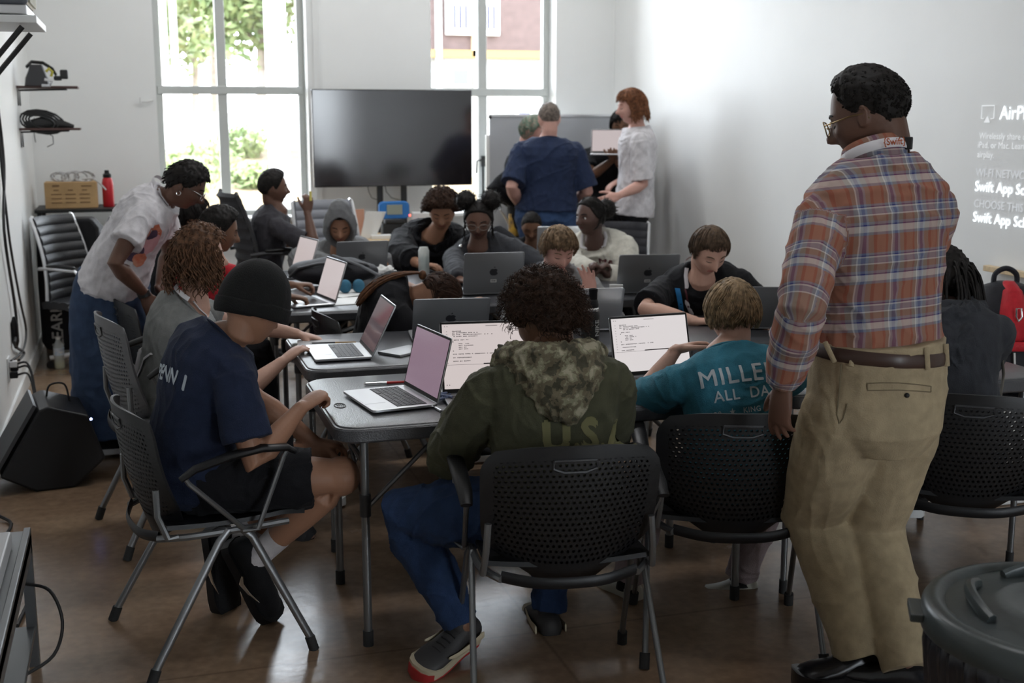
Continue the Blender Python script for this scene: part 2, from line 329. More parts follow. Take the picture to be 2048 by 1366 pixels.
for (x0, y0, x1, y1, sp, s) in [(889, -60, 996, 72, 2, 0), (898, 134, 938, 175, 1, 0), (948, 136, 966, 182, 1, 0), (1030, 220, 1060, 240, 1, 0)]:
    p0, p1 = hp(x0, y0), hp(x1, y1); w_, h_ = p1.x-p0.x, p0.z-p1.z; c_ = (p0+p1)/2
    MB().box(c_+V((0, -.06, 0)), (w_, .14, h_)).build('house_window', M['white'], hs, smooth=False, bevel=.01)
    pane = MB()
    for k in range(sp):
        cx_ = c_.x+(k-(sp-1)/2)*w_/sp
        for zz in ((.26, .36), (-.22, .36)) if sp == 2 else ((0, .7),): pane.box((cx_, -.14, c_.z+zz[0]*h_), (w_/sp*.76, .02, h_*zz[1]))
    pane.build('pane', dkg, hs, smooth=False)
    if sp == 2:
        bb = MB()
        for k in range(9): bb.box((p0.x+w_*(.08+.105*k), -.2, c_.z-.2*h_), (.04, .04, h_*.42))
        bb.build('railing', M['white'], hs, smooth=False)
# ================================================================ furniture builders
def holes_mat(name, col, rough, nx, ny, cx, cy, hole=.28):
    "plastic with rows of small see-through holes laid out on the UV map"
    m = mat(name, col, rough, bump=.03, bscale=300); nt = m.node_tree; N = nt.nodes.new; L = nt.links.new; b = nt.nodes['Principled BSDF']
    uv = N('ShaderNodeUVMap'); sp = N('ShaderNodeSeparateXYZ'); L(uv.outputs[0], sp.inputs[0])
    def op(o, a, b_=None, c_=None):
        n = N('ShaderNodeMath'); n.operation = o
        for i, x in enumerate((a, b_, c_)):
            if x is None: continue
            if isinstance(x, (int, float)): n.inputs[i].default_value = x
            else: L(x, n.inputs[i])
        return n.outputs[0]
    v = op('MULTIPLY', sp.outputs[1], ny); row = op('FLOOR', v); sh = op('MULTIPLY', op('MODULO', row, 2), .5)
    u = op('ADD', op('MULTIPLY', sp.outputs[0], nx), sh)
    fu = op('SUBTRACT', op('FRACT', u), .5); fv = op('SUBTRACT', op('FRACT', v), .5)
    d = op('SQRT', op('ADD', op('MULTIPLY', fu, fu), op('MULTIPLY', fv, fv)))
    inside = op('LESS_THAN', d, hole)
    for ax, (lo, hi) in ((0, cx), (1, cy)):
        inside = op('MULTIPLY', inside, op('MULTIPLY', op('GREATER_THAN', sp.outputs[ax], lo), op('LESS_THAN', sp.outputs[ax], hi)))
    L(op('SUBTRACT', 1, inside), b.inputs['Alpha'])
    return m
M['perf'] = holes_mat('perforated_black_plastic', (.006, .006, .007), .5, 30, 26, (.07, .93), (.16, .9))
M['perfg'] = holes_mat('perforated_grey_plastic', (.1, .1, .105), .45, 30, 26, (.07, .93), (.16, .9))
def shell(b, fn, nu, nv, th, cutbox=None):
    "thick curved panel; fn(u,v)->point"
    g = [[V(fn(i/nu, j/nv)) for i in range(nu+1)] for j in range(nv+1)]; nr = []
    for j in range(nv+1):
        for i in range(nu+1):
            du = g[j][min(i+1, nu)]-g[j][max(i-1, 0)]; dv = g[min(j+1, nv)][i]-g[max(j-1, 0)][i]; n = du.cross(dv)
            nr.append(n.normalized() if n.length > 1e-9 else V((0, 1, 0)))
    W = nu+1; vs = [g[j][i]+nr[j*W+i]*th/2 for j in range(nv+1) for i in range(W)] + [g[j][i]-nr[j*W+i]*th/2 for j in range(nv+1) for i in range(W)]
    K = W*(nv+1); fs = []; uv = []
    q = lambda i, j: (i/nu, j/nv)
    for j in range(nv):
        for i in range(nu):
            a = j*W+i; c = [q(i, j), q(i+1, j), q(i+1, j+1), q(i, j+1)]
            fs.append((a, a+1, a+W+1, a+W)); uv.append(c); fs.append((K+a, K+a+W, K+a+W+1, K+a+1)); uv.append([c[0], c[3], c[2], c[1]])
    z = [(0, 0)]*4
    for i in range(nu): fs.append((i, K+i, K+i+1, i+1)); uv.append(z); a = nv*W+i; fs.append((a, a+1, K+a+1, K+a)); uv.append(z)
    for j in range(nv): a = j*W; fs.append((a, a+W, K+a+W, K+a)); uv.append(z); a = j*W+nu; fs.append((a, K+a, K+a+W, a+W)); uv.append(z)
    b.add(vs, fs, uv)
def back_fn(u, v):
    s = u*2-1; hw = .247*(1-.10*(1-v)**3)              # half width grows upward
    k = max(0, (v-.82)/.18); hw *= (1-.16*k**2.2) ; k2 = max(0, (.3-v)/.3); hw *= math.sqrt(max(.05, 1-.62*k2**2.4))
    x = s*hw; z = .425+.377*v - .022*abs(s)**3*(1 if v > .5 else -1)*abs(v-.5)*2 - (.05*(1-s*s)*(1-v)**2)
    y = -.185-.10*v+.055*s*s - .02*math.sin(v*PI)
    return (x, y, z)
def seat_fn(u, v):
    s = u*2-1; t = v; hw = .23*(1-.1*max(0, t-.8)*5*.5)
    return (s*hw, -.2+.43*t, .445+.015*s*s-.012*math.sin(t*PI)-.035*max(0, t-.82)**1.2*4)
def make_chair(label, group=None, dark=True):
    t = thing('chair', label, 'chair', group=group)
    pm = M['perf'] if dark else M['perfg']
    b = MB(); shell(b, back_fn, 26, 18, .009); bk = b.build('backrest', pm, t, smooth=True)
    b = MB(); pts = [V(back_fn(u, .9)) for u in (.38, .44, .5, .56, .62)]; lo = [V(back_fn(u, .83)) for u in (.62, .56, .5, .44, .38)]
    b.tube([p+V((0, -.006, .0)) for p in pts]+[p+V((0, -.006, .004 if i in (0, 4) else -.006)) for i, p in enumerate(lo)]+[pts[0]+V((0, -.006, 0))], .004, n=6); b.build('grip_slot', M['dgrey'], bk)
    b = MB(); shell(b, seat_fn, 18, 16, .014); b.build('seat', M['blackp'] if dark else M['perfg'], t)
    b = MB(); rim = [V((s*.225, -.205, .425)) for s in ()]
    pts = [V((-.235, .17, .425)), V((-.24, 0, .425)), V((-.235, -.14, .425)), V((-.19, -.22, .418)), V((-.08, -.255, .405)), V((.08, -.255, .405)), V((.19, -.22, .418)), V((.235, -.14, .425)), V((.24, 0, .425)), V((.235, .17, .425))]
    b.tube(crv(pts[:4]), .011); b.build('seat_frame', M['grey'], t); MB().tube(crv(pts[-4:]), .011).build('seat_frame', M['grey'], t); MB().tube([p+V((0, .006, .006)) for p in crv(pts[3:7])], [(.017, .006)]*16, side=UP).build('rear_rim', M['blackp'], t)
    for sx in (-1, 1):
        MB().tube([(sx*.245, -.02, .43), (sx*.25, -.05, .40), (sx*.272, -.27, .03)], [(.013, .009)]*3, n=10, side=(0, 1, 0)).build('leg', M['grey'], t)
        ft = MB().tube([(sx*.272, -.262, .045), (sx*.275, -.28, .0)], .016, n=10).build('leg_tip', M['rubber'], t)
        MB().tube([(sx*.245, .02, .43), (sx*.25, .05, .40), (sx*.265, .225, .03)], [(.013, .009)]*3, n=10, side=(0, 1, 0)).build('leg', M['grey'], t)
        MB().tube([(sx*.265, .217, .045), (sx*.268, .23, .0)], .016, n=10).build('leg_tip', M['rubber'], t)
        sp = MB().tube([(sx*.235, .06, .425), (sx*.262, .02, .435), (sx*.275, -.14, .60), (sx*.275, -.15, .618)], .008).tube([(sx*.262, .02, .425), (sx*.28, .06, .43), (sx*.275, .15, .645), (sx*.275, .16, .66)], .008)
        sp.build('arm_support', M['grey'], t)
        MB().tube([(sx*.277, -.165, .615), (sx*.277, -.12, .642), (sx*.28, -.02, .668), (sx*.28, .08, .68), (sx*.277, .16, .672), (sx*.277, .185, .655)], [(.017, .008), (.022, .011), (.025, .012), (.025, .012), (.023, .011), (.016, .008)], n=12, side=(1, 0, 0)).build('armrest', M['blackp'], t)
        MB().tube([(sx*.236, -.17, .43), (sx*.238, -.20, .43), (sx*.232, -.225, .5), (sx*.226, -.225, .58)], .01).build('back_bracket', M['grey'], t)
    return t
CHAIRS = {}
def put_chair(label, x, y, yaw, dark=True, group='perforated stacking chairs'):
    k = dark
    if k not in CHAIRS: CHAIRS[k] = make_chair(label, group, dark); c = CHAIRS[k]
    else: c = dup(CHAIRS[k])
    c.location = (x, y, 0); c.rotation_euler = (0, 0, -R(yaw)); c['label'] = label; return c
# ---- office chair
def office_chair(label, x, y, yaw, m, armm, arms=True):
    t = thing('office_chair', label, 'chair', (x, y, 0), yaw)
    def bf(u, v):
        s = u*2-1; hw = .235*(1-.12*v); return (s*hw, -.2-.12*v+.05*s*s+.04*math.sin(v*PI), .5+.56*v)
    b = MB(); n = 9
    g = lambda u, v: V(bf(u, v))+V((0, .012*abs(math.sin(v*PI*n)), 0))
    shell(b, g, 14, 72, .03); b.build('backrest', m, t)
    for s in (-1, 1):
        b = MB(); pts = [V(bf(.5+s*.53, v)) for v in np.linspace(0, 1, 9)]; b.tube(pts+[pts[-1]+V((-s*.02, 0, .012))], .013)
        b.build('back_rail', armm, t)
        if arms:
            b = MB().tube([(s*.25, -.2, .72), (s*.27, -.1, .73), (s*.27, .12, .72), (s*.27, .17, .68), (s*.26, .12, .52), (s*.22, .0, .44)], .012); b.build('arm_loop', armm, t)
            MB().tube([(s*.27, -.1, .745), (s*.27, .0, .75), (s*.27, .11, .742)], [(.02, .01), (.024, .012), (.02, .01)], n=10, side=(1, 0, 0), round_end=True).build('armrest', M['blackp'], t)
    def sf(u, v): s = u*2-1; return (s*.24, -.2+.44*v, .46+.01*math.sin(v*PI*6)**2-.03*v**4)
    b = MB(); shell(b, sf, 10, 30, .05); b.build('seat', m, t)
    MB().tube([(0, 0, .1), (0, 0, .44)], .028, n=14).build('gas_column', M['dgrey'], t)
    for k in range(5):
        a = 2*PI*k/5+.3; d = V((math.cos(a), math.sin(a), 0)); lg = MB().tube([d*.03+V((0, 0, .1)), d*.28+V((0, 0, .075))], [(.025, .018), (.016, .012)], side=UP).build('leg', armm, t)
        MB().tube([d*.28+V((-d.y, d.x, 0))*.018+V((0, 0, .028)), d*.28-V((-d.y, d.x, 0))*.018+V((0, 0, .028))], .028, n=14).build('caster', M['blackp'], lg)
    return t
# ---- folding table
tabm = mat('charcoal_table_plastic', (.055, .056, .062), .3, bump=.2, bscale=220, spec=.7)
def make_table(label, L_, D_, H=.74):
    t = thing('folding_table', label, 'table', group='folding tables pushed together')
    def rr(hx, hy, r, z, n=6):
        out = []
        for cx, cy, a0 in ((hx-r, hy-r, 0), (-hx+r, hy-r, 90), (-hx+r, -hy+r, 180), (hx-r, -hy+r, 270)):
            for k in range(n+1): a = R(a0+90*k/n); out.append(V((cx+r*math.cos(a), cy+r*math.sin(a), z)))
        return out
    hx, hy = L_/2, D_/2
    b = MB().loft([rr(hx-.03, hy-.03, .05, H-.05), rr(hx-.006, hy-.006, .07, H-.05), rr(hx, hy, .075, H-.044), rr(hx, hy, .075, H-.012), rr(hx-.004, hy-.004, .072, H-.007), rr(hx-.009, hy-.009, .07, H-.006), rr(hx-.012, hy-.012, .07, H-.002), rr(hx-.018, hy-.018, .065, H)])
    b.build('table_top', tabm, t, auto=25)
    b = MB(); c = V((-hx+.06, -hy+.3, H))
    b.tube([c+V((.018*math.cos(a), .033*math.sin(a), .0005)) for a in np.linspace(0, 2*PI, 17)], .0018, n=5)
    for k in range(4): b.tube([c+V((-.009+.006*k, -.02, .0005)), c+V((-.006+.006*k, .0, .001)), c+V((-.009+.006*k, .02, .0005))], .0013, n=5)
    b.build('maker_emblem', M['dgrey'], t)
    for sx in (-1, 1):
        x = sx*(hx-.1)
        for sy in (-1, 1):
            MB().tube([(x, sy*(hy-.1), H-.05), (x, sy*(hy-.1), .02)], .0135, n=12).build('leg', M['grey'], t)
            MB().tube([(x, sy*(hy-.1), .05), (x, sy*(hy-.1), 0)], .017, n=12).build('leg_tip', M['rubber'], t)
        MB().tube([(x, -hy+.1, .60), (x, hy-.1, .60)], .009).build('leg_crossbar', M['grey'], t)
        for sy in (-1, 1):
            MB().tube([(x, sy*(hy-.1), .43), (x, sy*(hy-.1), .50)], .018, n=12).build('hinge_sleeve', M['dgrey'], t)
            MB().tube([(x, sy*(hy-.1), .45), (x-sx*.27, sy*(hy-.13), H-.05)], .008).build('leg_brace', M['grey'], t)
        MB().tube([(x, -hy+.1, .46), (x, hy-.2, H-.06)], .007).build('cross_brace', M['grey'], t)
    return t
TL = 1.49
tab0 = make_table('black folding table nearest the camera, with the silver laptop and red pen on it', TL, .75)
def put_table(o, x0, y0, label): o.location = (x0+TL/2, y0+.375, 0); o['label'] = label
put_table(tab0, .54, 3.535, tab0['label'])
TABS = [(2.045, 3.535, .74, 'black folding table in the nearest row, beside the man in the plaid shirt'), (.575, 4.42, 1, 'black folding table of the second row with notebook and pencil at its left end'),
 (2.08, 4.42, .74, 'black folding table of the second row between the boy in black shirt and blond boy'), (.62, 5.77, 1, 'black folding table of the third row with black backpack and papers on it'),
 (2.125, 5.77, .74, 'black folding table of the third row at its right end by the wall'), (.62, 6.545, .8, 'black folding table farthest left, in front of the hooded boy'), (2.2, 7.3, .7, 'black folding table farthest back, in front of the short haired boy')]
for x, y, sx_, l in TABS: o = dup(tab0); put_table(o, x, y, l); o.scale.x = sx_; o.location.x = x+TL/2*sx_
# ---- laptops
def apple(b, c, ux, uz, s):
    pts = []
    for k in range(40):
        a = 2*PI*k/40+PI/2; r = .5*(1+.06*math.cos(2*a)) - .09*math.exp(-((a-PI/2+PI) % (2*PI)-PI)**2/.06) - .05*math.exp(-(((a-3*PI/2)+PI) % (2*PI)-PI)**2/.03)
        p = V((math.cos(a)*r, 0, math.sin(a)*r*.98))
        d = math.hypot(p.x-.56, p.z-.06)
        if d < .2 and p.x > 0: p.x = .56-math.sqrt(max(0, .04-(p.z-.06)**2))
        pts.append(p)
    V3 = lambda p: c+ux*(p.x*s)+uz*(p.z*s)
    cc = V3(V((0, 0, 0))); b.add([cc]+[V3(p) for p in pts], [(0, 1+k, 1+(k+1) % 40) for k in range(40)])
    lf = [V((.02+.11*t+.06*math.sin(PI*t)*e, 0, .52+.2*t-.05*math.sin(PI*t)*e)) for e, ts in ((1, (0, .33, .66, 1)), (-1, (.66, .33))) for t in ts]
    b.add([V3(p) for p in lf], [tuple(range(6))])
def screen_mat(name, col, st, rough=.15): 
    m = mat(name, (.02, .02, .02), rough); b = m.node_tree.nodes['Principled BSDF']; b.inputs['Emission Color'].default_value = (*col, 1); b.inputs['Emission Strength'].default_value = st; return m
SCR = dict(code=screen_mat('lit_code_screen', (.95, .84, .82), .29), code2=screen_mat('lit_white_screen', (1, .94, .94), .31), pink=screen_mat('pink_reflection_screen', (.62, .42, .55), .17), dark=screen_mat('dim_screen', (.3, .22, .25), .12, .06), pale=screen_mat('pale_screen', (.9, .78, .78), .26))  # pink: a reflection on the screen, put in as glow
txm = mat('screen_text_grey', (.1, .08, .09), .5)
def laptop(label, x, y, yaw, m='alu', scr='dark', ang=108, z=.741, sz=1.0, keys=True, logo=True, code=None, sticker=False, group='laptops on the tables', tilt=None):
    t = thing('laptop', label, 'laptop', (x, y, z), yaw, group)
    if tilt: t.rotation_euler = tilt
    w_, d_ = .312*sz, .22*sz; mm = M[m]
    def rr(hx, hy, r, z, n=4):
        out = []
        for cx, cy, a0 in ((hx-r, hy-r, 0), (-hx+r, hy-r, 90), (-hx+r, -hy+r, 180), (hx-r, -hy+r, 270)):
            for k in range(n+1): a = R(a0+90*k/n); out.append(V((cx+r*math.cos(a), cy+r*math.sin(a), z)))
        return out
    hx, hy = w_/2, d_/2
    b = MB().loft([rr(hx-.006, hy-.006, .01, .002), rr(hx, hy, .012, .006), rr(hx, hy, .012, .0125), rr(hx-.001, hy-.001, .012, .0135)])
    for sx in (-1, 1):
        for sy in (-1, 1): b.tube([(sx*(hx-.03), sy*(hy-.03), 0), (sx*(hx-.03), sy*(hy-.03), .003)], .008)
    b.build('base', mm, t, auto=30)
    b = MB().box((0, .028, .0137), (w_*.88, d_*.46, .0006)); kb = b.build('keyboard', M['key'] if m != 'alu' or keys == 2 else M['key'], t, smooth=False)
    b = MB(); nk = 14
    for r in range(6):
        for c in range(nk):
            if r == 0 and 4 <= c <= 8:
                if c == 4: b.box((0*w_, .028-d_*.19+r*.0, .0148), (w_*.27, d_*.06, .0012))
                continue
            b.box((-w_*.405+c*w_*.0623, .028-d_*.19+r*d_*.0765, .0148), (w_*.052, d_*.062, .0012))
    b.build('keys', M['key'] if m != 'alu' or keys == 2 else M['dgrey'], kb, smooth=False)
    MB().box((0, -d_*.32, .0138), (w_*.42, d_*.31, .0006)).build('trackpad', mm, t, smooth=False, bevel=.0002)
    a = R(ang-90); H_ = d_*.98; piv = V((0, hy-.004, .013)); zd = V((0, math.sin(a), math.cos(a))); yd = V((0, math.cos(a), -math.sin(a)))
    ML = Matrix(((1, 0, 0, 0), (0, yd.y, zd.y, 0), (0, yd.z, zd.z, 0), (0, 0, 0, 1)))
    ring = lambda yy, ins: [piv+V((p.x, 0, 0))+zd*(p.y+H_/2)+yd*yy for p in rr(hx-ins, H_/2-ins, .011, 0)]
    lid = MB().loft([ring(.0, .001), ring(.0008, 0), ring(.0042, 0), ring(.005, .0015)]).build('lid', mm, t, auto=30)
    def rect(yy, x0, x1, z0, z1): return [piv+V((X, 0, 0))+zd*Z+yd*yy for X, Z in ((x0, z0), (x1, z0), (x1, z1), (x0, z1))]
    b = MB().add(rect(-.0004, -hx+.002, hx-.002, .003, H_-.002), [(0, 1, 2, 3)]); b.build('bezel', M['black'], lid, smooth=False)
    x0, x1, z0, z1 = -hx+.008, hx-.008, .016, H_-.009
    b = MB().add(rect(-.0008, x0, x1, z0, z1), [(0, 1, 2, 3)]); b.build('screen', SCR[scr], lid, smooth=False)
    if code:
        b = MB(); rg = random.Random(3)
        ln = [(0, [.1]), (.6, [.04, .2, .02]), (1.2, [.04, .3, .02, .03]), (1.8, [.04, .22]), (3, [.07, .09]), (3.6, [.008]), (4.3, [None, .05, .06]), (4.9, [None, .05, .1]), (5.5, [None, .05, .04]), (6.1, [None, .05, .05]), (6.7, [.008]), (7.8, [.05, .16, .12, .01, .05]), (9, [.2]), (10.2, [.18])]
        for yy, ws in ln:
            X = x0+.03*sz
            for wd in ws:
                if wd is None: X += .018*sz; continue
                nn = max(1, int(wd*(x1-x0)/.0045))
                for q in range(nn):
                    if rg.random() < .9: b.add(rect(-.0012, X, X+.003, z1-.024-yy*.0088*sz-rg.choice((.0008, .0014)), z1-.0225-yy*.0088*sz), [(0, 1, 2, 3)])
                    X += .0045
                X += .005
        for q in range(11): b.add(rect(-.0012, x0+.012*sz, x0+.015*sz, z1-.025-q*.0095*sz, z1-.0235-q*.0095*sz), [(0, 1, 2, 3)])
        b.add(rect(-.0012, x0, x1, z0+.071*sz, z0+.0717*sz), [(0, 1, 2, 3)]); b.add(rect(-.0013, x0+.12*sz, x1-.01, z0+.0715*sz, z0+.0745*sz), [(0, 1, 2, 3)])
        for q in range(2): b.add(rect(-.0012, x0+.008+.008*q, x0+.0105+.008*q, z1-.009, z1-.0065), [(0, 1, 2, 3)]); b.add(rect(-.0012, x0+.008+.008*q, x0+.0105+.008*q, z0+.012, z0+.0145), [(0, 1, 2, 3)])
        b.add(rect(-.0012, -.02, .02, z1-.0085, z1-.007), [(0, 1, 2, 3)])
        b.build('screen_text', txm, lid, smooth=False)
    if logo:
        b = MB(); apple(b, piv+zd*(H_*.52)+yd*.0056, V((-1, 0, 0)), zd, .042*sz); b.build('lid_emblem', M['key'], lid, smooth=False)
    if sticker:
        b = MB(); c = piv+zd*(H_*.3)+yd*.0055; b.add([c+V((sx*.016, 0, 0))+zd*(sz_*.008) for sx, sz_ in ((1, -1), (-1, -1), (-1, 1), (1, 1))], [(0, 1, 2, 3)]); sk = b.build('name_sticker', M['paper'], lid, smooth=False)
        b = MB()
        for q in range(4): cc = c+V((.009-.006*q, 0, 0))+yd*.0004; b.add([cc+V((sx*.002, 0, 0))+zd*(s2*.0035) for sx, s2 in ((1, -1), (-1, -1), (-1, 1), (1, 1))], [(0, 1, 2, 3)])
        b.build('sticker_print', M['dgrey'], sk, smooth=False)
    return t
laptop('silver laptop at the near left table end, its pinkish screen facing the boy in beanie', .765, 3.85, 82, 'alu', 'pink', 104, keys=2)
laptop('laptop with code on a bright screen, before the boy in camouflage hood', 1.1, 3.7, 7, 'space', 'code', 108, code=True, sz=1.12)
laptop('silver laptop on the second table with a dark reflecting screen seen edge on', .735, 4.70, 91, 'alu', 'dark', 116)
laptop('grey laptop seen from its back, in front of the girl with her head down', 1.235, 4.95, 188, 'space', 'pale', 122, sticker=True, sz=1.0)
laptop('small silver laptop used by the boy in red, its yellowish screen edge on', .79, 6.06, 80, 'alu', 'pale', 108, sz=.97)
laptop('white looking silver laptop at the far left table corner beside the raised hand', .80, 7.14, 78, 'alu', 'pale', 108)
laptop('grey laptop seen from its back in front of the hooded boy', 1.25, 7.17, 180, 'space', 'pale', 112, sz=.97)
laptop('grey laptop seen from its back in front of the girl with two hair puffs', 1.77, 6.18, 184, 'space', 'pale', 104, sticker=True, sz=1.02)
laptop('grey laptop seen from its back in front of the girl in cream sweatshirt', 2.56, 5.97, 192, 'space', 'pale', 112, sticker=True, sz=1.02)
laptop('light grey laptop standing partly behind the brown haired boy', 2.62, 7.5, 190, 'alu', 'pale', 100)
laptop('pale laptop seen from its back right behind the black drinking bottle', 1.86, 4.98, 186, 'alu', 'pale', 108, logo=False, sz=.9)
laptop('laptop with bright white screen in front of the blond boy', 1.745, 3.82, -4, 'space', 'code2', 106, code=True, sz=1.0)
laptop('dark laptop seen from its back behind the blond boy, tilted away', 2.60, 4.82, 201, 'space', 'pale', 118)
# ================================================================ things on the tables
def text_mesh(txt, size, bold=0, ext=.0, align='CENTER', space=1.0):
    c = bpy.data.curves.new('t', 'FONT'); c.body = txt; c.size = size; c.align_x = align; c.align_y = 'CENTER'; c.extrude = 0; c.space_character = space; c.resolution_u = 3
    o = bpy.data.objects.new('t', c); sc.collection.objects.link(o); dg = bpy.context.evaluated_depsgraph_get()
    me = bpy.data.meshes.new_from_object(o.evaluated_get(dg)); bpy.data.objects.remove(o)
    if bold:                                           # heavier strokes: the outline laid down five times
        co = [v.co.copy() for v in me.vertices]; fs = [tuple(p.vertices) for p in me.polygons]; n = len(co); vs_, ff = [], []
        for k, (dx, dy) in enumerate(((0, 0), (1, 0), (-1, 0), (0, 1), (0, -1))): vs_ += [(c.x+dx*bold, c.y+dy*bold, 0) for c in co]; ff += [tuple(i+k*n for i in f) for f in fs]
        me = bpy.data.meshes.new('t'); me.from_pydata(vs_, [], ff)
    return me
def text_on(name, txt, size, Mx, m, parent=None, bold=0, ext=.0004, align='CENTER', space=1.0):
    me = text_mesh(txt, size, bold, ext, align, space); me.transform(Mx); me.materials.clear(); me.materials.append(m); o = link(name, me, parent); return o
def frame(o, x, z): x = V(x).normalized(); z = V(z).normalized(); y = z.cross(x); return Matrix(((x.x, y.x, z.x, o[0]), (x.y, y.y, z.y, o[1]), (x.z, y.z, z.z, o[2]), (0, 0, 0, 1)))
# black drinking bottle with spout lid
t = thing('drinking_bottle', 'black insulated drinking bottle with white lettering beside the curly haired boy', 'bottle', (1.69, 4.45, .741))
MB().lathe([(.034, 0), (.0375, .004), (.0375, .145), (.036, .158), (.033, .166)], n=32).build('body', M['black'], t)
MB().lathe([(.0335, .166), (.035, .169), (.035, .176), (.033, .179)], n=32).build('steel_ring', M['chrome'], t)
b = MB().lathe([(.032, .179), (.033, .19), (.03, .205), (.028, .21)], n=32).lathe([(.0165, .205), (.0165, .238), (.0175, .24), (.0175, .252), (.0135, .252), (.013, .242), (.001, .242)], c=(.012, 0, 0), n=24).box((-.028, 0, .21), (.018, .016, .018)).tube([(-.03, 0, .222), (-.018, 0, .224), (-.006, 0, .222)], .006)
b.build('spout_lid', M['blackp'], t)
text_on('lettering', 'NIKE', .03, frame((.0175, -.0338, .1), (0, 0, 1), (.46, -.89, 0)), M['white'], t, bold=.0006)
def pen(label, p0, p1, m, tip, z=.745, r=.0045):
    a, c = V((*p0, z)), V((*p1, z)); d = (c-a); t = thing('pen', label, 'pen', a)
    MB().tube([V(), d*.52], [r*.95, r]).build('barrel', m, t)
    MB().tube([d*.52, d*.97, d], [r*1.1, r, r*.5]).build('grip', tip, t)
    MB().tube([d*-.06, V()], [r*.25, r*.9]).build('point', M['chrome'], t)
    return t
pen('red and clear ballpoint pen lying behind the near silver laptop', (.735, 4.115), (.875, 4.105), M['alu'], M['red'])
pen('dark capped pen between the two near laptops', (.883, 3.70), (.897, 3.60), M['alu'], M['dgrey'])
pen('sharpened pencil lying on the notebook on the second table', (.66, 4.90), (.835, 4.87), M['dgrey'], M['card'], z=.753, r=.003)
def slab(name, label, cat, x, y, z, w_, d_, h, yaw, m, **k):
    o = MB().box((0, 0, h/2), (w_, d_, h)).build(name, m, smooth=False, bevel=min(.002, h/3)); o.location = (x, y, z); o.rotation_euler = (0, 0, -R(yaw)); return single(o, label, cat, **k)
slab('notebook', 'closed grey notebook at the left end of the second table', 'notebook', .69, 4.93, .741, .17, .13, .008, 8, mat('notebook_cover', (.35, .34, .34), .6))
slab('notebook', 'white notebook with a red emblem left of the blond boy\'s laptop', 'notebook', 1.96, 4.50, .741, .15, .2, .008, 25, M['paper'])
slab('mobile_phone', 'dark phone lying beside the white notebook', 'phone', 1.99, 4.66, .741, .07, .14, .008, 60, M['black'])
single(MB().tube([(1.955, 4.48, .7505), (1.985, 4.50, .7505), (1.97, 4.52, .7505), (1.99, 4.53, .7505)], .0045).build('emblem', M['red']), 'small red emblem on the white notebook', 'emblem').parent = None
slab('paper_sheet', 'white paper beside the laptop of the boy in red', 'paper', 1.04, 6.07, .741, .22, .28, .003, 80, M['paper'], group='loose papers')
slab('paper_sheet', 'folded white paper under the blue headset', 'paper', 1.05, 6.33, .741, .2, .25, .004, 60, M['paper'], group='loose papers')
slab('paper_sheet', 'white paper lying behind the near silver laptop', 'paper', .93, 3.93, .741, .12, .1, .002, 60, M['paper'], group='loose papers')
slab('book', 'closed silver tablet right of the notebook on the second table', 'tablet', .99, 4.66, .741, .18, .12, .01, -35, M['alu'])
# crumpled badge bag between laptops
b = MB(); rg = random.Random(5)
for k in range(7): b.tube([(rg.uniform(-.03, .03), rg.uniform(-.05, .05), .004+.01*rg.random()) for q in range(4)], .004)
o = b.build('badge_lanyard', mat('blue_grey_ribbon', (.2, .25, .4), .4)); o.location = (.935, 3.82, .745); single(o, 'crumpled bluish lanyard heaped between the two near laptops', 'lanyard')
# blue headset / earmuffs
t = thing('headset', 'blue pair of ear cups resting on folded paper', 'headset', (1.07, 6.33, .745))
cm = cloth('blue_knit', (.05, .16, .25))
for s in (-1, 1): MB().ball((s*.035, 0, .035), (.033, .03, .036)).build('ear_cup', cm, t)
MB().tube([(-.035, .02, .04), (-.03, .06, .02), (.03, .06, .02), (.035, .02, .04)], .006).build('band', M['dgrey'], t)
o = MB().lathe([(.024, 0), (.031, .006), (.032, .012), (.032, .145), (.026, .158), (.025, .165), (.001, .162)], n=28).build('drink_can', mat('can_print', (.55, .62, .6), .3, metal=.5, col2=(.8, .8, .76), vscale=14)); o.location = (1.60, 6.95, .741); single(o, 'pale drink can standing between the hooded boy and the girl with puffs', 'can')
b = MB(); b.ball((0, 0, .03), (.075, .05, .032), 40, 24); b.v = [tuple(V(p)*(1+.5*noise.noise(V(p)*22)+.3*noise.noise(V(p)*60))) for p in b.v]
o = b.build('crumpled_tissue', M['paper'], auto=180); o.location = (1.35, 6.9, .745); single(o, 'crumpled white paper heap on the far table', 'tissue')
# black backpack on the table
t = thing('backpack', 'black backpack lying on the third table behind the laptop of the boy in red', 'backpack', (1.02, 6.64, .753), 10)
bm_ = cloth('black_nylon', (.018, .018, .022), .6)
b = MB(); b.ball((0, 0, .07), (.24, .16, .075), 40, 24); b.v = [tuple(V(p)+V(p).normalized()*.02*noise.noise(V(p)*9)) for p in b.v]; b.build('body', bm_, t)
MB().tube([(-.23, -.05, .05), (-.18, -.11, .1), (-.08, -.13, .125), (.08, -.11, .135), (.18, -.06, .11), (.24, 0, .06)], .009).build('piping', M['dgrey'], t)
MB().tube([(.0, -.1, .17), (.15, -.18, .12), (.33, -.26, .03), (.36, -.3, .012)], [(.02, .004)]*4, side=(1, 1, 0)).build('strap', bm_, t)
# clear plastic cup / badge near the far right laptop
slab('badge_card', 'clear plastic badge standing left of the right grey laptop', 'badge', 2.36, 5.84, .741, .07, .01, .06, 20, M['paper'])
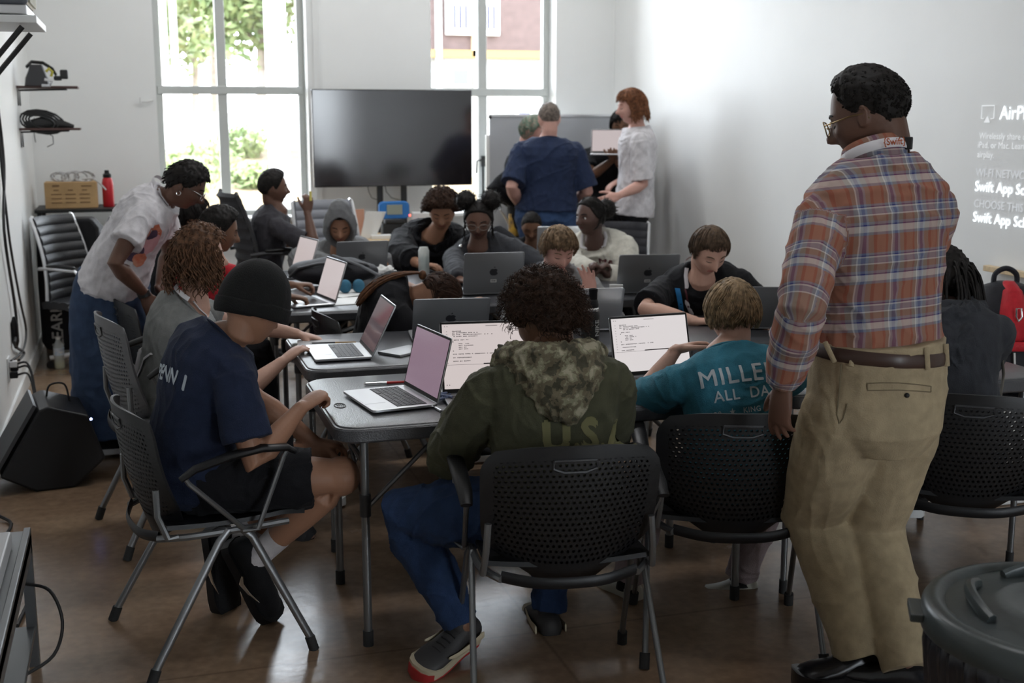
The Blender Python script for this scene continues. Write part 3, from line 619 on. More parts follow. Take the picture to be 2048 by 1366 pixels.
# ================================================================ things along the back wall
# big dark television on a two-legged stand
a, c = P(623, 178, Y=9.62), P(945, 370, Y=9.62)
tw, th = c.x-a.x, a.z-c.z; tc_ = V(((a.x+c.x)/2, 9.62, (a.z+c.z)/2))
t = thing('television', 'large switched off television with a glossy dark screen before the back wall', 'television', (tc_.x, 9.62, 0))
MB().box((0, .03, tc_.z), (tw, .05, th)).build('cabinet', M['blackp'], t, smooth=False, bevel=.006)
MB().box((0, .003, tc_.z), (tw-.012, .004, th-.014)).build('screen', mat('tv_glass', (.012, .01, .012), .13, spec=.9), t, smooth=False)
for x in (P(760, 380, Y=9.7).x-tc_.x, P(808, 380, Y=9.7).x-tc_.x): MB().box((x, .09, tc_.z/2+.05), (.045, .04, tc_.z+.1)).build('stand_post', M['black'], t, smooth=False, bevel=.004)
MB().box((P(784, 380, Y=9.7).x-tc_.x, .05, .03), (.7, .36, .05)).build('stand_base', M['black'], t, smooth=False, bevel=.01)
for px0, px1 in ((735, 756), (770, 800)):
    p0, p1 = P(px0, 371, Y=9.7)-V((tc_.x, 9.62, 0)), P(px1, 400, Y=9.75)-V((tc_.x, 9.62, 0)); MB().tube([p0, p0+V((.01, 0, -.05)), lerp(p0, p1, .5)+V((-.01, 0, -.04)), p1], .003, n=5).build('cord', M['cable'], t)
# grey board on a white rolling stand
a, c = P(980, 231, Y=9.55), P(1222, 470, Y=9.55)
t = thing('dry_erase_board', 'grey dry-erase board on a white stand before the right window', 'board', ((a.x+c.x)/2, 9.55, 0)); bw = c.x-a.x; bz = (a.z+c.z)/2; bh = a.z-c.z
MB().box((0, .02, bz), (bw, .02, bh)).build('board_panel', mat('grey_board', (.42, .44, .47), .35, var=.05, vscale=2), t, smooth=False)
MB().box((0, .02, a.z), (bw+.02, .03, .018)).box((0, .02, c.z), (bw+.02, .05, .02)).build('board_rail', M['alu'], t, smooth=False)
for s in (-1, 1):
    MB().box((s*(bw/2+.012), .03, (a.z-.15)/2+.07), (.03, .03, a.z-.3)).build('stand_post', M['white'], t, smooth=False)
    MB().ball((s*bw/2, 0, a.z-.012), .014).build('corner_clip', M['black'], t)
    MB().box((s*(bw/2-.06), .03, .06), (.03, .5, .03)).build('stand_foot', M['white'], t, smooth=False)
# long plywood desk under the television
dz = .75; x0 = P(640, 470, Y=9.2).x; x1 = 2.70
t = thing('long_desk', 'plywood topped desk under the television along the back wall', 'desk', ((x0+x1)/2, 9.22, 0)); dl = x1-x0
MB().box((0, 0, dz-.015), (dl, .62, .03)).build('desk_top', M['ply'], t, smooth=False, bevel=.003)
MB().box((0, 0, dz-.06), (dl-.1, .5, .05)).build('apron', M['black'], t, smooth=False)
for sx in (-1, 1):
    for sy in (-1, 1): MB().box((sx*(dl/2-.06), sy*.25, dz/2-.02), (.04, .04, dz-.05)).build('leg', M['white'], t, smooth=False)
def D(px, py, Y=9.1): p = P(px, py, Y=Y); return V((p.x, Y, dz+.001))
q = D(788, 440, 9.2); t = thing('game_monitor', 'blue framed handheld game screen standing on a black stand on the desk', 'game console', q)
def rr2(hx, hz, r, y, c, n=5):
    out = []
    for cx, cz, a0 in ((hx-r, hz-r, 0), (-hx+r, hz-r, 90), (-hx+r, -hz+r, 180), (hx-r, -hz+r, 270)):
        for k in range(n+1): a_ = R(a0+90*k/n); out.append(V((c[0]+cx+r*math.cos(a_), y, c[1]+cz+r*math.sin(a_))))
    return out
MB().loft([rr2(.105, .055, .03, .03, (0, .20)), rr2(.117, .066, .035, .02, (0, .20)), rr2(.117, .066, .035, -.02, (0, .20)), rr2(.11, .06, .035, -.028, (0, .20))]).build('case', M['blue'], t)
MB().box((0, -.03, .205), (.12, .006, .075)).build('screen', mat('dull_lcd', (.3, .32, .26), .2), t, smooth=False, bevel=.002)
MB().box((0, .01, .05), (.19, .1, .1)).box((0, -.02, .115), (.15, .06, .03)).build('stand', M['black'], t, smooth=False, bevel=.008)
MB().ball((.118, -.03, .16), .006).build('red_lamp', mat('red_lamp', (1, .05, .03), .3, emit=6), t)
for i, (px, w_, h_, d_, m_, lb) in enumerate([(762, .16, .025, .12, M['paper'], 'white flat box beside the blue game screen'), (832, .12, .05, .1, M['black'], 'small black box right of the blue game screen'), (812, .06, .09, .06, mat('pale_blue_card', (.35, .5, .6), .6), 'small pale blue carton right of the blue game screen')]):
    slab('carton', lb, 'box', *D(px, 450, 9.08), w_, d_, h_, 5*i, m_, group='small boxes on the back desk')
q = D(1030, 440, 8.97); o = MB().lathe([(.045, 0), (.05, .004), (.05, .16), (.047, .17), (.001, .17)], n=28).build('storage_tub', mat('yellow_print', (.75, .45, .05), .5, col2=(.2, .12, .05), vscale=18)); o.location = q; single(o, 'yellow printed tub on the desk left of the short haired boy', 'tub')
q0, q1 = D(1000, 410, 9.0), D(1035, 450, 9.0); single(MB().tube([q0+V((0, 0, .2)), q0+V((.03, 0, .16)), lerp(q0, q1, .7)+V((0, 0, .04)), q1+V((.05, 0, .01))], .008).build('power_cord', M['wcable']), 'white cord hanging over the desk by the yellow tub', 'cord')
o = MB().tube([(-.1, 0, .01), (-.05, .03, .015), (.0, .0, .02), (.06, -.03, .012), (.12, .02, .01)], .012).build('cord_bundle', M['cable']); o.location = D(1000, 450, 9.0); single(o, 'coil of black cord on the desk left of yellow tub', 'cord')
slab('carton', 'white carton behind the curly haired boy in black', 'box', *D(850, 430, 9.3), .2, .15, .17, 8, M['white'], group='small boxes on the back desk')
# loose handbook held up behind the hooded boy
q = D(738, 400, 9.05); t = thing('open_booklet', 'open booklet with curling pages standing beside the hooded boy', 'booklet', q)
b = MB()
for k in range(6):
    s_ = k*.012; b.loft([[V((.0+s_*.4, .01*k, 0)), V((.0+s_*.4, .01*k+.0015, 0))] if 0 else [V((-.07+u*.12+.05*v+s_*.5*v, .05*math.sin(u*2+v+k*.3)+.012*k, v*.2+.0)) for u in np.linspace(0, 1, 7)] + [V((-.07+u*.12+.05*v+s_*.5*v, .05*math.sin(u*2+v+k*.3)+.012*k+.002, v*.2)) for u in np.linspace(1, 0, 7)] for v in np.linspace(0, 1, 6)])
b.build('pages', M['paper'], t)
MB().box((-.08, .05, .12), (.1, .01, .2)).build('back_cover', mat('salmon_card', (.6, .32, .22), .7), t, smooth=False)
# ================================================================ left side
def bracket_shelf(label, x0, y, z, w_, d_, m_, h=.015):
    t = thing('wall_shelf', label, 'shelf', (x0, y, z)); MB().box((d_/2, 0, 0), (d_, w_, h)).build('board', m_, t, smooth=False, bevel=.002)
    for s in (-1, 1): MB().tube([(.004, s*w_*.3, -.12), (.006, s*w_*.3, -.02), (d_*.8, s*w_*.3, -.012)], .005, n=6).build('bracket', M['black'], t)
    return t
brown = mat('dark_brown_board', (.06, .025, .02), .5)
z1 = P(125, 175, Y=8.9).z; z2 = P(125, 258, Y=8.9).z
bracket_shelf('small dark upper wall shelf holding a black headset in the left corner', XL, 8.9, z1, .25, P(157, 175, Y=8.9).x-XL, brown)
bracket_shelf('small dark lower wall shelf with coiled cables in the left corner', XL, 8.9, z2, .25, P(162, 258, Y=8.9).x-XL, brown)
t = thing('vr_headset', 'black headset with yellow lined strap on the upper corner shelf', 'headset', (XL+.13, 8.8, z1+.008))
MB().loft([[V((x_*s, y_*1.0, z_)) for x_, y_ in ((-.07, -.05), (.07, -.05), (.08, 0), (.06, .05), (-.06, .05), (-.08, 0))] for z_, s in ((0, 1.0), (.05, .9), (.1, .62), (.135, .5))]).build('visor', M['dgrey'], t)
MB().tube([(-.06, 0, .12), (-.03, .04, .155), (.04, .05, .15), (.1, .02, .11), (.12, 0, .07)], [(.012, .006)]*5).build('strap', M['black'], t)
MB().tube([(.06, -.03, .09), (.08, -.03, .11), (.1, -.02, .09), (.09, -.02, .06)], .009).build('strap_lining', mat('yellow_green', (.5, .45, .05), .6), t)
MB().box((.17, 0, .075), (.05, .05, .06)).box((.13, 0, .05), (.05, .04, .03)).build('controller', M['black'], t, smooth=False, bevel=.008)
MB().tube([(.05, -.05, .04), (.1, -.055, .03), (.08, -.055, .0), (.03, -.055, .0)], .01).build('side_trim', M['alu'], t)
t = thing('coiled_cable', 'coiled black cable heaped on the lower corner shelf', 'cable', (XL+.14, 8.85, z2+.012))
for k in range(4):
    pts = [V((.0+(.08+.02*k)*math.cos(a_)*(1 if math.sin(a_) > 0 else 1), -.03+.02*k, .035+(.04+.012*k)*math.sin(a_)-.02*math.cos(a_))) for a_ in np.linspace(0, 6.28, 15)]
    MB().tube(pts, .007, n=6).build('loop', M['cable'], t)
MB().tube([(-.1, 0, .01), (0, .0, .03), (.12, 0, .02), (.2, 0, .004)], [(.03, .02), (.04, .025), (.03, .015), (.012, .004)]).build('adapter', M['black'], t)
MB().tube([(.0, .03, -.02), (.06, .03, -.06), (.06, .03, -.11), (.02, .03, -.13)], .003, n=5).build('loose_end', M['cable'], t)
for k, (pts, r_, lb) in enumerate([([(68, 190, 7.5), (68, 235, 7.6), (70, 280, 7.7), (80, 295, 8.2)], .003, 'thin grey cord hanging from the upper corner shelf down the wall'),
    ([(-6, 200, 4.7), (8, 330, 4.8), (8, 460, 4.9), (28, 600, 5.5), (33, 650, 5.9), (30, 690, 6.2), (48, 705, 6.6), (38, 720, 7.0)], .008, 'long black cord hanging down the left wall to the outlet'),
    ([(-4, 260, 4.8), (12, 420, 4.95), (22, 500, 5.3), (40, 600, 5.9), (52, 660, 6.5), (46, 700, 6.9), (22, 722, 7.0)], .007, 'second black cord with an inline adapter beside the long cord')]):
    pp = []
    for (x_, y_, Y_) in pts: p = P(x_, y_, X=XL+.02); pp.append(p)
    single(MB().tube(crv(pp), r_, n=7).build('cord', M['cable']), lb, 'cord')
p = P(30, 665, X=XL+.02); single(MB().tube([p+V((.0, .0, .09)), p+V((0, 0, .05)), p+V((0, 0, -.05)), p+V((0, 0, -.09))], [.008, .02, .02, .008]).build('cord_adapter', M['blackp']), 'black inline adapter on the cord hanging down the left wall', 'adapter')
# shelf with projector high on the left wall
pe = P(92, 58, X=-.33)
t = thing('projector_shelf', 'white wall shelf on two black struts carrying the projector', 'shelf', (XL, pe.y, pe.z))
L2 = pe.y-.25
MB().box(((pe.x-XL)/2, -.3, 0), (pe.x-XL, .6, .03)).build('board', M['white'], t, smooth=False, bevel=.003)
MB().box((.006, -.3, -.14), (.012, .6, .25)).build('wall_rail', M['white'], t, smooth=False)
for yy in (-.06, -.52): MB().tube([(.02, yy, -.36), (pe.x-XL-.06, yy, -.025)], (.011), n=6).build('strut', M['black'], t)
t = thing('projector', 'dark grey projector with vents on the high left wall shelf', 'projector', (XL+.185, pe.y-.36, pe.z+.016))
MB().box((0, 0, .09), (.3, .42, .1)).build('housing', mat('grey_projector', (.12, .13, .15), .4), t, smooth=False, bevel=.02, seg=4)
b = MB()
for k in range(12): b.box((.152, -.17+.03*k, .09), (.012, .012, .075))
b.build('vent_fins', mat('cream_plastic', (.5, .47, .36), .4), t, smooth=False)
MB().box((0, .0, .022), (.29, .44, .036)).build('mounting_plate', M['alu'], t, smooth=False, bevel=.005)
# side table in the corner with cardboard box, red bottle
q = P(88, 416, Y=9.5)
t = thing('side_table', 'dark narrow table in the left back corner under the cardboard box', 'table', (XL+.33, 9.55, 0))
MB().box((0, 0, q.z-.012), (.62, .5, .024)).build('table_top', M['black'], t, smooth=False, bevel=.003)
for sx in (-1, 1):
    for sy in (-1, 1): MB().box((sx*.28, sy*.22, q.z/2-.012), (.03, .03, q.z-.024)).build('leg', M['black'], t, smooth=False)
bx0, bx1 = P(90, 400, Y=9.4), P(193, 364, Y=9.4)
t = thing('cardboard_box', 'tan cardboard box with printed rows on the corner table', 'box', ((bx0.x+bx1.x)/2, 9.5, q.z+.001)); hh = bx1.z-q.z; ww = bx1.x-bx0.x
MB().box((0, 0, hh/2), (ww, .2, hh)).build('carton_body', M['card'], t, smooth=False, bevel=.003)
b = MB()
for r_ in range(4):
    for c_ in range(3): b.box((-ww*.28+c_*ww*.27, -.101, hh*(.22+.16*r_)), (ww*(.2 if r_ < 3 else .1), .001, hh*.04))
b.box((ww*.3, -.101, hh*.85), (ww*.2, .001, hh*.05)).box((-ww*.28, -.101, hh*.87), (ww*.14, .001, hh*.07)); b.build('printing', mat('brown_ink', (.2, .11, .05), .8), t, smooth=False)
rg = random.Random(11); b = MB()
for k in range(9):
    cx_, r_ = rg.uniform(-.1, .1), rg.uniform(.03, .07); tl_ = rg.uniform(-.6, .6)
    b.tube([V((cx_+r_*math.cos(a_), rg.uniform(-.02, .02), .045+r_*.6*math.sin(a_)+.2*tl_*r_*math.cos(a_))) for a_ in np.linspace(0, 6.3, 13)], .006, n=6)
b.tube([(.08, -.05, .03), (.15, -.06, .035), (.2, -.06, .0), (.24, -.07, -.05)], .006)
o = b.build('cable_tangle', mat('pale_cable', (.5, .5, .5), .5)); o.location = ((bx0.x+bx1.x)/2, 9.5, q.z+hh-.01); single(o, 'tangle of pale cables heaped on the cardboard box', 'cables')
qx = P(217, 400, Y=9.5).x; t = thing('sports_bottle', 'red metal bottle with black cap beside the cardboard box', 'bottle', (qx, 9.5, q.z+.001))
MB().lathe([(.036, 0), (.04, .005), (.04, .17), (.034, .2), (.028, .21)], n=28).build('body', mat('red_enamel', (.55, .02, .03), .35), t)
MB().lathe([(.028, .21), (.03, .215), (.03, .235), (.018, .245), (.016, .265), (.001, .265)], n=24).build('cap', M['blackp'], t)
# teal crate, purple case and black bags under and around the corner table
q = P(176, 490, Y=9.1)
t = thing('open_crate', 'teal plastic crate with slotted rim standing by the corner table', 'crate', (q.x+.03, 9.12, .74-.13))
b = MB()
for s in (-1, 1): b.box((0, s*.13, .1), (.34, .012, .2)).box((s*.165, 0, .1), (.012, .26, .2))
b.box((0, 0, .006), (.34, .26, .012))
for k in range(12): b.box((-.16+.029*k, -.14, .17), (.008, .012, .06))
b.build('crate_body', M['teal'], t, smooth=False)
MB().box((0, .0, -.30), (.36, .3, .59)).build('crate_stand', M['black'], t, smooth=False, bevel=.01)
o = MB().box((0, 0, .03), (.12, .1, .06)).build('pencil_case', mat('purple_plastic', (.35, .15, .6), .4), smooth=False, bevel=.01); o.location = (q.x+.02, 9.0, .74+.075); o.location.z = .61+.205; single(o, 'purple plastic case on top of the teal crate', 'case')
off = office_chair('black ribbed leather office chair standing in the left back corner', -.33, 8.55, 126, M['leather'], M['alu']); off.scale = (.92, .92, .94)
# black banner bag with white lettering hanging in the corner
t = thing('lettered_bag', 'tall black bag with white vertical lettering in the left corner', 'bag', (XL+.17, 8.98, 0))
b = MB(); b.loft([[V((x_*k+.0, y_, z_)) for x_, y_ in ((-.13, -.1), (.30, -.13), (.33, .05), (-.13, .1))] for z_, k in ((.06, .75), (.12, 1), (.5, 1), (.9, .95), (.97, .8))]); b.build('bag_body', cloth('bag_cloth', (.012, .012, .014), .6), t, bevel=.02)
text_on('lettering', 'LEARN TO CODE', .105, frame((-.02, -.112, .5), (0, 0, 1), (0.07, -1, 0)), M['paper'], t, bold=.002)
text_on('lettering', 'BUILD', .105, frame((.13, -.125, .3), (0, 0, 1), (.07, -1, 0)), M['paper'], t, bold=.002)
# water bottle on the floor
q = P(120, 736, z=0); t = thing('water_bottle', 'clear plastic water bottle with yellowish drink on the floor', 'bottle', q)
pl = mat('clear_plastic', (.75, .8, .8), .15); pl.node_tree.nodes['Principled BSDF'].inputs['Alpha'].default_value = .45
MB().lathe([(.03, 0), (.034, .006), (.034, .06), (.031, .07), (.034, .08), (.034, .15), (.014, .19), (.013, .2)], n=24).build('body', pl, t)
MB().lathe([(.031, .004), (.0325, .05), (.001, .05)], n=20).build('drink', mat('yellow_drink', (.55, .5, .12), .2), t)
MB().lathe([(.0345, .09), (.0345, .14)], n=24, cap=False).build('wrapper', mat('blue_wrapper', (.35, .5, .65), .5, col2=(.8, .8, .8), vscale=30), t)
MB().lathe([(.015, .195), (.015, .21), (.001, .211)], n=16).build('cap', M['white'], t)
# outlet with plugs and floor cords
q = P(18, 738, X=XL+.004); t = thing('wall_outlet', 'white wall outlet with several plugs low on the left wall', 'outlet', q)
MB().box((0, 0, 0), (.008, .1, .13)).build('plate', M['white'], t, smooth=False, bevel=.003)
for k, (dy, dz_) in enumerate(((-.02, .03), (-.02, -.03), (.03, -.0))):
    MB().box((.025, dy, dz_), (.04, .035, .035)).build('plug', M['blackp'] if k else M['wcable'], t, smooth=False, bevel=.005)
    MB().tube(crv([(.045, dy, dz_), (.1, dy-.02, dz_), (.13, dy-.1, dz_-.12), (.12+.02*k, dy-.25, -q.z+.03), (.1+.05*k, dy-.5, -q.z+.012), (.2, dy-.8, -q.z+.012)]), .006, n=6).build('plug_cord', M['cable'], t)
b = MB(); 
for k in range(5): b.tube([(.06*math.cos(a_)*(1+.15*k), .1*math.sin(a_), .012+.012*k+.03*math.sin(a_*.5)*(k == 4)) for a_ in np.linspace(0, 6.1, 14)], .006, n=6)
o = b.build('cord_coil', M['cable']); o.location = (-.42, 6.55, 0); single(o, 'coil of black cord on the floor behind the loudspeaker', 'cord')
# loudspeaker lying tilted
t = thing('loudspeaker', 'black loudspeaker lying tilted on the floor by the left wall', 'loudspeaker', (-.45, 5.82, 0)); t.scale = (.92, .92, .92)
prof = [(-.22, .09), (-.06, -.0), (.12, .0), (.27, .13), (.2, .36), (.02, .42), (-.03, .40)]
Mr = Matrix.Rotation(R(8), 4, 'Z')
b = MB(); n_ = len(prof); ring = lambda y: [Mr @ V((x_, y, z_)) for x_, z_ in prof]
b.loft([ring(-.16), ring(.26)]); b.build('cabinet', M['blackp'], t, smooth=False, bevel=.012, seg=3)
b = MB(); g0, g1 = V((-.24, 0, .08)), V((-.03, 0, .42)); n3 = V((-.86, 0, .5))
b.loft([[Mr @ (g0+n3*.004+V((0, yy, 0))) for yy in (-.15, .25)]+[Mr @ (g1+n3*.004+V((0, yy, 0))) for yy in (.25, -.15)], [Mr @ (g0+n3*.02+V((0, yy, 0))) for yy in (-.14, .24)]+[Mr @ (g1+n3*.02+V((0, yy, 0))) for yy in (.24, -.14)]]); b.build('grille', M['dgrey'], t, smooth=False)
MB().ball(Mr @ V((.215, -.13, .33)), .006).build('blue_lamp', mat('blue_lamp', (.25, .35, 1), .3, emit=12), t)
MB().tube(crv([Mr @ V((.03, .1, .40)), Mr @ V((.05, .1, .47)), Mr @ V((.12, .1, .47)), Mr @ V((.14, .1, .38))]), .005).build('handle_cord', M['cable'], t)
single(MB().tube(crv([(-.66, 5.5, .2), (-.64, 5.35, .04), (-.55, 5.2, .01), (-.58, 4.9, .01), (-.52, 4.6, .01), (-.42, 4.45, .01), (-.44, 4.1, .01)]), .007, n=7).build('floor_cord', M['cable']), 'black cord running over the floor from the loudspeaker towards the cart', 'cord')
# metal cart with a grey device
t = thing('metal_cart', 'grey metal cart with a lower shelf at the left edge', 'cart', (-.52, 2.9, 0))
gm = mat('grey_painted_metal', (.16, .165, .17), .35, metal=.5); ce = P(62, 1060, X=-.35); 
yb = ce.y; b = MB().box((0, (yb-2.9)-.9, ce.z-.02), (.34, 1.8, .04)); b.build('top_tray', gm, t, smooth=False, bevel=.004)
MB().box((.16, yb-2.9-.9, ce.z-.03), (.02, 1.8, .08)).build('side_rail', gm, t, smooth=False, bevel=.003)
MB().box((0, yb-2.9-.9, .12), (.33, 1.75, .02)).build('lower_shelf', gm, t, smooth=False, bevel=.003)
for sx in (-1, 1):
    for yy in (yb-2.92, yb-2.9-1.75): MB().box((sx*.155, yy, ce.z/2-.02), (.03, .03, ce.z-.04)).build('leg', gm, t, smooth=False)
t = thing('audio_mixer', 'pale grey device with black knobs on the metal cart', 'device', (-.50, yb-.35, ce.z+.001))
MB().box((0, 0, .025), (.22, .4, .05)).build('case', mat('pale_grey_case', (.42, .42, .42), .4), t, smooth=False, bevel=.006)
for k in range(4):
    for j in range(2): MB().lathe([(.012, 0), (.011, .018), (.001, .019)], c=(-.02+.07*j, .15-.07*k, .05), n=14).build('knob', M['black'], t)
single(MB().tube(crv([(-.37, 3.75, .28), (-.30, 3.70, .27), (-.265, 3.62, .2), (-.29, 3.55, .13), (-.37, 3.5, .1)]), .005).build('cart_cord', M['cable']), 'black cord looping out from behind the metal cart', 'cord')
# ================================================================ right wall
prj = mat('projected_letters', (.9, .92, .93), .45, emit=.14); prj2 = mat('projected_letters_dim', (.8, .82, .84), .45, emit=.11)  # projector light put into the letters as a glow of their own
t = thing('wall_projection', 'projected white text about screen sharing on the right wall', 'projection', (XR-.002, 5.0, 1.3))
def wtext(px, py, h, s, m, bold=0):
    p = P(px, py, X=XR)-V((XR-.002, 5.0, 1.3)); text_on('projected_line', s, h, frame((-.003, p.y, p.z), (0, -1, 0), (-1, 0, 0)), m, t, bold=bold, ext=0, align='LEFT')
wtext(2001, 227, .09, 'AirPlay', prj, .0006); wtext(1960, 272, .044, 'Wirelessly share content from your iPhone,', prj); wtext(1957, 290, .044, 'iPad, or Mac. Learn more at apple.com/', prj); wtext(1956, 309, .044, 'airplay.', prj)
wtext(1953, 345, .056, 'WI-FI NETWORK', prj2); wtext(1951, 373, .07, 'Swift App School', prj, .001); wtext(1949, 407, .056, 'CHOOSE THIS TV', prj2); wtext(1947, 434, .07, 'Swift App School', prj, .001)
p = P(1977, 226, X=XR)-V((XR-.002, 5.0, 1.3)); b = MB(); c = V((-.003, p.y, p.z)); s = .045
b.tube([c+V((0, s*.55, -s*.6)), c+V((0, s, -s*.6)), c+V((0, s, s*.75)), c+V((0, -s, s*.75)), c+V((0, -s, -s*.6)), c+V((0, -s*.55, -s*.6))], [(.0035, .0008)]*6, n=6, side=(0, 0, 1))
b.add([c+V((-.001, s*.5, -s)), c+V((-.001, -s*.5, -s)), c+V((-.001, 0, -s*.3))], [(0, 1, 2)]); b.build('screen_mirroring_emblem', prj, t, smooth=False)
# wooden desk top at the right wall
q = P(1966, 530, z=.95); t = thing('standing_desk', 'pale wooden raised desk top with white frame at the right wall', 'desk', (3.55, 4.05, 0))
zt = .95; b = MB(); b.prism([(q.x-3.55, q.y-4.05), (XR-3.57, q.y-4.05), (XR-3.57, -.75), (q.x-3.55+.02, -.75)], .028, c=(0, 0, zt-.028)); b.build('desk_top', M['ply'], t, smooth=False, bevel=.003)
for yy in (.36, -.55): MB().box((.30, yy-.1, zt/2), (.07, .05, zt-.06)).build('leg', M['white'], t, smooth=False)
f0 = P(1982, 1000, z=.02)
MB().box((.0+(f0.x+.2-3.55), f0.y-4.05, .022), (.40, .075, .04)).build('foot', M['white'], t, smooth=False, bevel=.01)
MB().box((.0+(f0.x+.2-3.55), -.65, .022), (.40, .075, .04)).build('foot', M['white'], t, smooth=False, bevel=.01)
# folding stool behind with red backpack on it
q = P(2000, 740, z=.46)
t = thing('folding_chair', 'dark folding chair at the right edge with the red backpack on it', 'chair', (3.64, 4.45, 0), -70)
MB().box((0, 0, .445), (.42, .4, .035)).build('seat', M['dgrey'], t, smooth=False, bevel=.012)
for s in (-1, 1):
    MB().tube([(s*.2, .2, .0), (s*.2, -.05, .5), (s*.2, -.18, .8)], .012).build('leg', M['grey'], t)
    MB().tube([(s*.19, -.22, .0), (s*.19, .1, .44)], .012).build('leg', M['grey'], t)
MB().box((0, -.16, .74), (.4, .02, .16)).build('backrest', M['dgrey'], t, smooth=False, bevel=.008)
t = thing('red_backpack', 'red and black backpack with metal clips at the right wall', 'backpack', P(2040, 735, Y=4.6)+V((.0, 0, 0)), 200)
t.location = (3.64, 4.45, .464)
b = MB(); b.loft([[V((rx*math.cos(a_), -.02+ry*math.sin(a_)*(1.15 if math.sin(a_) > 0 else .8), z_)) for a_ in np.linspace(0, 2*PI, 24, endpoint=False)] for z_, rx, ry in ((0, .15, .1), (.03, .19, .13), (.2, .2, .14), (.36, .17, .12), (.46, .1, .08), (.48, .04, .03))]); b.build('body', bm_, t, auto=80)
rd = cloth('red_nylon', (.5, .02, .03), .5)
b = MB(); b.loft([[V((rx*math.cos(a_), .02+ry*math.sin(a_), z_)) for a_ in np.linspace(0, 2*PI, 20, endpoint=False)] for z_, rx, ry in ((.22, .06, .13), (.26, .09, .145), (.36, .085, .13), (.45, .05, .085), (.485, .02, .03))]); b.build('front_panel', rd, t, auto=80)
b = MB(); b.ball((.0, .13, .13), (.13, .07, .1), 20, 12); b.build('front_pocket', bm_, t)
MB().tube([(-.1, .17, .21), (-.05, .19, .225), (.05, .19, .225), (.1, .17, .21)], [(.02, .006)]*4, side=UP).build('pocket_trim', rd, t)
MB().tube([(0, .165+.0, .33), (-.012, .17, .35), (-.01, .16, .385), (.01, .16, .385), (.012, .17, .35), (0, .165, .33)], .004).build('carabiner', M['chrome'], t)
MB().tube([(.02, .2, .2), (.02, .215, .15)], [(.006, .004)]*2).build('zip_pull', M['chrome'], t)
MB().tube(crv([(-.05, -.03, .46), (-.045, -.03, .51), (.0, -.03, .535), (.045, -.03, .51), (.05, -.03, .46)]), .012).build('carry_handle', bm_, t)
MB().tube(crv([(.17, 0, .3), (.24, .02, .34), (.3, .03, .3), (.32, .04, .22)]), .008).build('side_strap', bm_, t)
# dust bin
t = thing('trash_can', 'dark grey round trash can with ribbed lid and black liner', 'trash can', (1.87, 2.02, 0))
tg = mat('trash_can_plastic', (.045, .055, .055), .35, bump=.05, bscale=60)
c = P(2010, 1170, z=.66); c = V((1.80, 2.02, 0)); 
MB().lathe([(.2, 0), (.21, .01), (.265, .58), (.28, .585), (.28, .6), (.262, .6), (.25, .55), (.195, .03), (.001, .03)], n=56).build('can_body', tg, t)
b = MB(); rings = []
for z_, r_ in ((.6, .274), (.592, .287), (.54, .286), (.45, .276), (.36, .265), (.34, .262)):
    rings.append([V((1, 0, 0))*0+V((math.cos(a_)*(r_+(.006*math.sin(a_*41+z_*9)+.005*math.sin(a_*67))*(z_ < .59)), math.sin(a_)*(r_+(.006*math.sin(a_*41+z_*9))*(z_ < .59)), z_)) for a_ in np.linspace(0, 2*PI, 240, endpoint=False)])
b.loft(rings, cap=False); b.build('liner', mat('black_liner_film', (.02, .02, .025), .22), t, auto=80)
t.scale = (1, 1, .955)
lid = MB().lathe([(.288, .588), (.3, .586), (.303, .6), (.298, .632), (.29, .645), (.27, .652), (.255, .645), (.25, .638), (.15, .652), (.13, .66), (.11, .652), (.001, .655)], n=72).build('lid', tg, t, auto=50)
for k in range(4):
    a0 = k*PI/2+.5; pts = [V((.2*math.cos(a_), .2*math.sin(a_), .648+.022*math.sin((a_-a0)/1.1*PI))) for a_ in np.linspace(a0, a0+1.1, 10)]
    MB().tube(pts, [(.016, .012)]*10, side=(0, 0, 1)).build('lid_rib', tg, lid)
for k in range(2):
    a_ = k*PI+2.6; d = V((math.cos(a_), math.sin(a_), 0)); MB().box(d*.31+V((0, 0, .612)), (.03, .1, .02), Matrix.Rotation(a_, 4, 'Z')).build('lid_latch', tg, lid, smooth=False, bevel=.004)
# ================================================================ chairs
put_chair('black perforated chair with armrests on which the boy in beanie sits', .19, 3.87, 78)
put_chair('black chair whose back faces the camera, of the boy in camouflage hood', 1.12, 3.22, 8)
put_chair('black chair of the blond boy, left of the standing man', 1.76, 3.40, 18)
put_chair('black perforated chair at right behind the person with long braids', 2.63, 3.38, 32)
put_chair('black chair at the gap between tables, of the girl with her head down', 1.03, 5.45, 85)
put_chair('light grey chair of the curly haired girl in grey T-shirt', .12, 4.98, 78, dark=False, group='perforated stacking chairs').scale = (1, 1, 1.13)
put_chair('dark chair of the boy in red, mostly hidden by the bending woman', .17, 6.10, 80)
put_chair('chair of the boy in black T-shirt, mostly hidden by the table', 2.72, 5.43, 195)
meshm = cloth('grey_mesh', (.04, .04, .045)); ribm = mat('grey_ribbed_vinyl', (.22, .23, .26), .5)
office_chair('black office chair of the boy raising his hand by the window', .84, 8.1, 80, meshm, M['dgrey']).scale = (1, 1, 1.1)
office_chair('grey ribbed office chair behind the hooded boy', 1.32, 8.45, 170, ribm, M['alu'])
office_chair('dark office chair behind the girl in cream sweatshirt', 3.22, 7.98, 215, meshm, M['alu'], arms=False).scale = (.85, .85, .85)
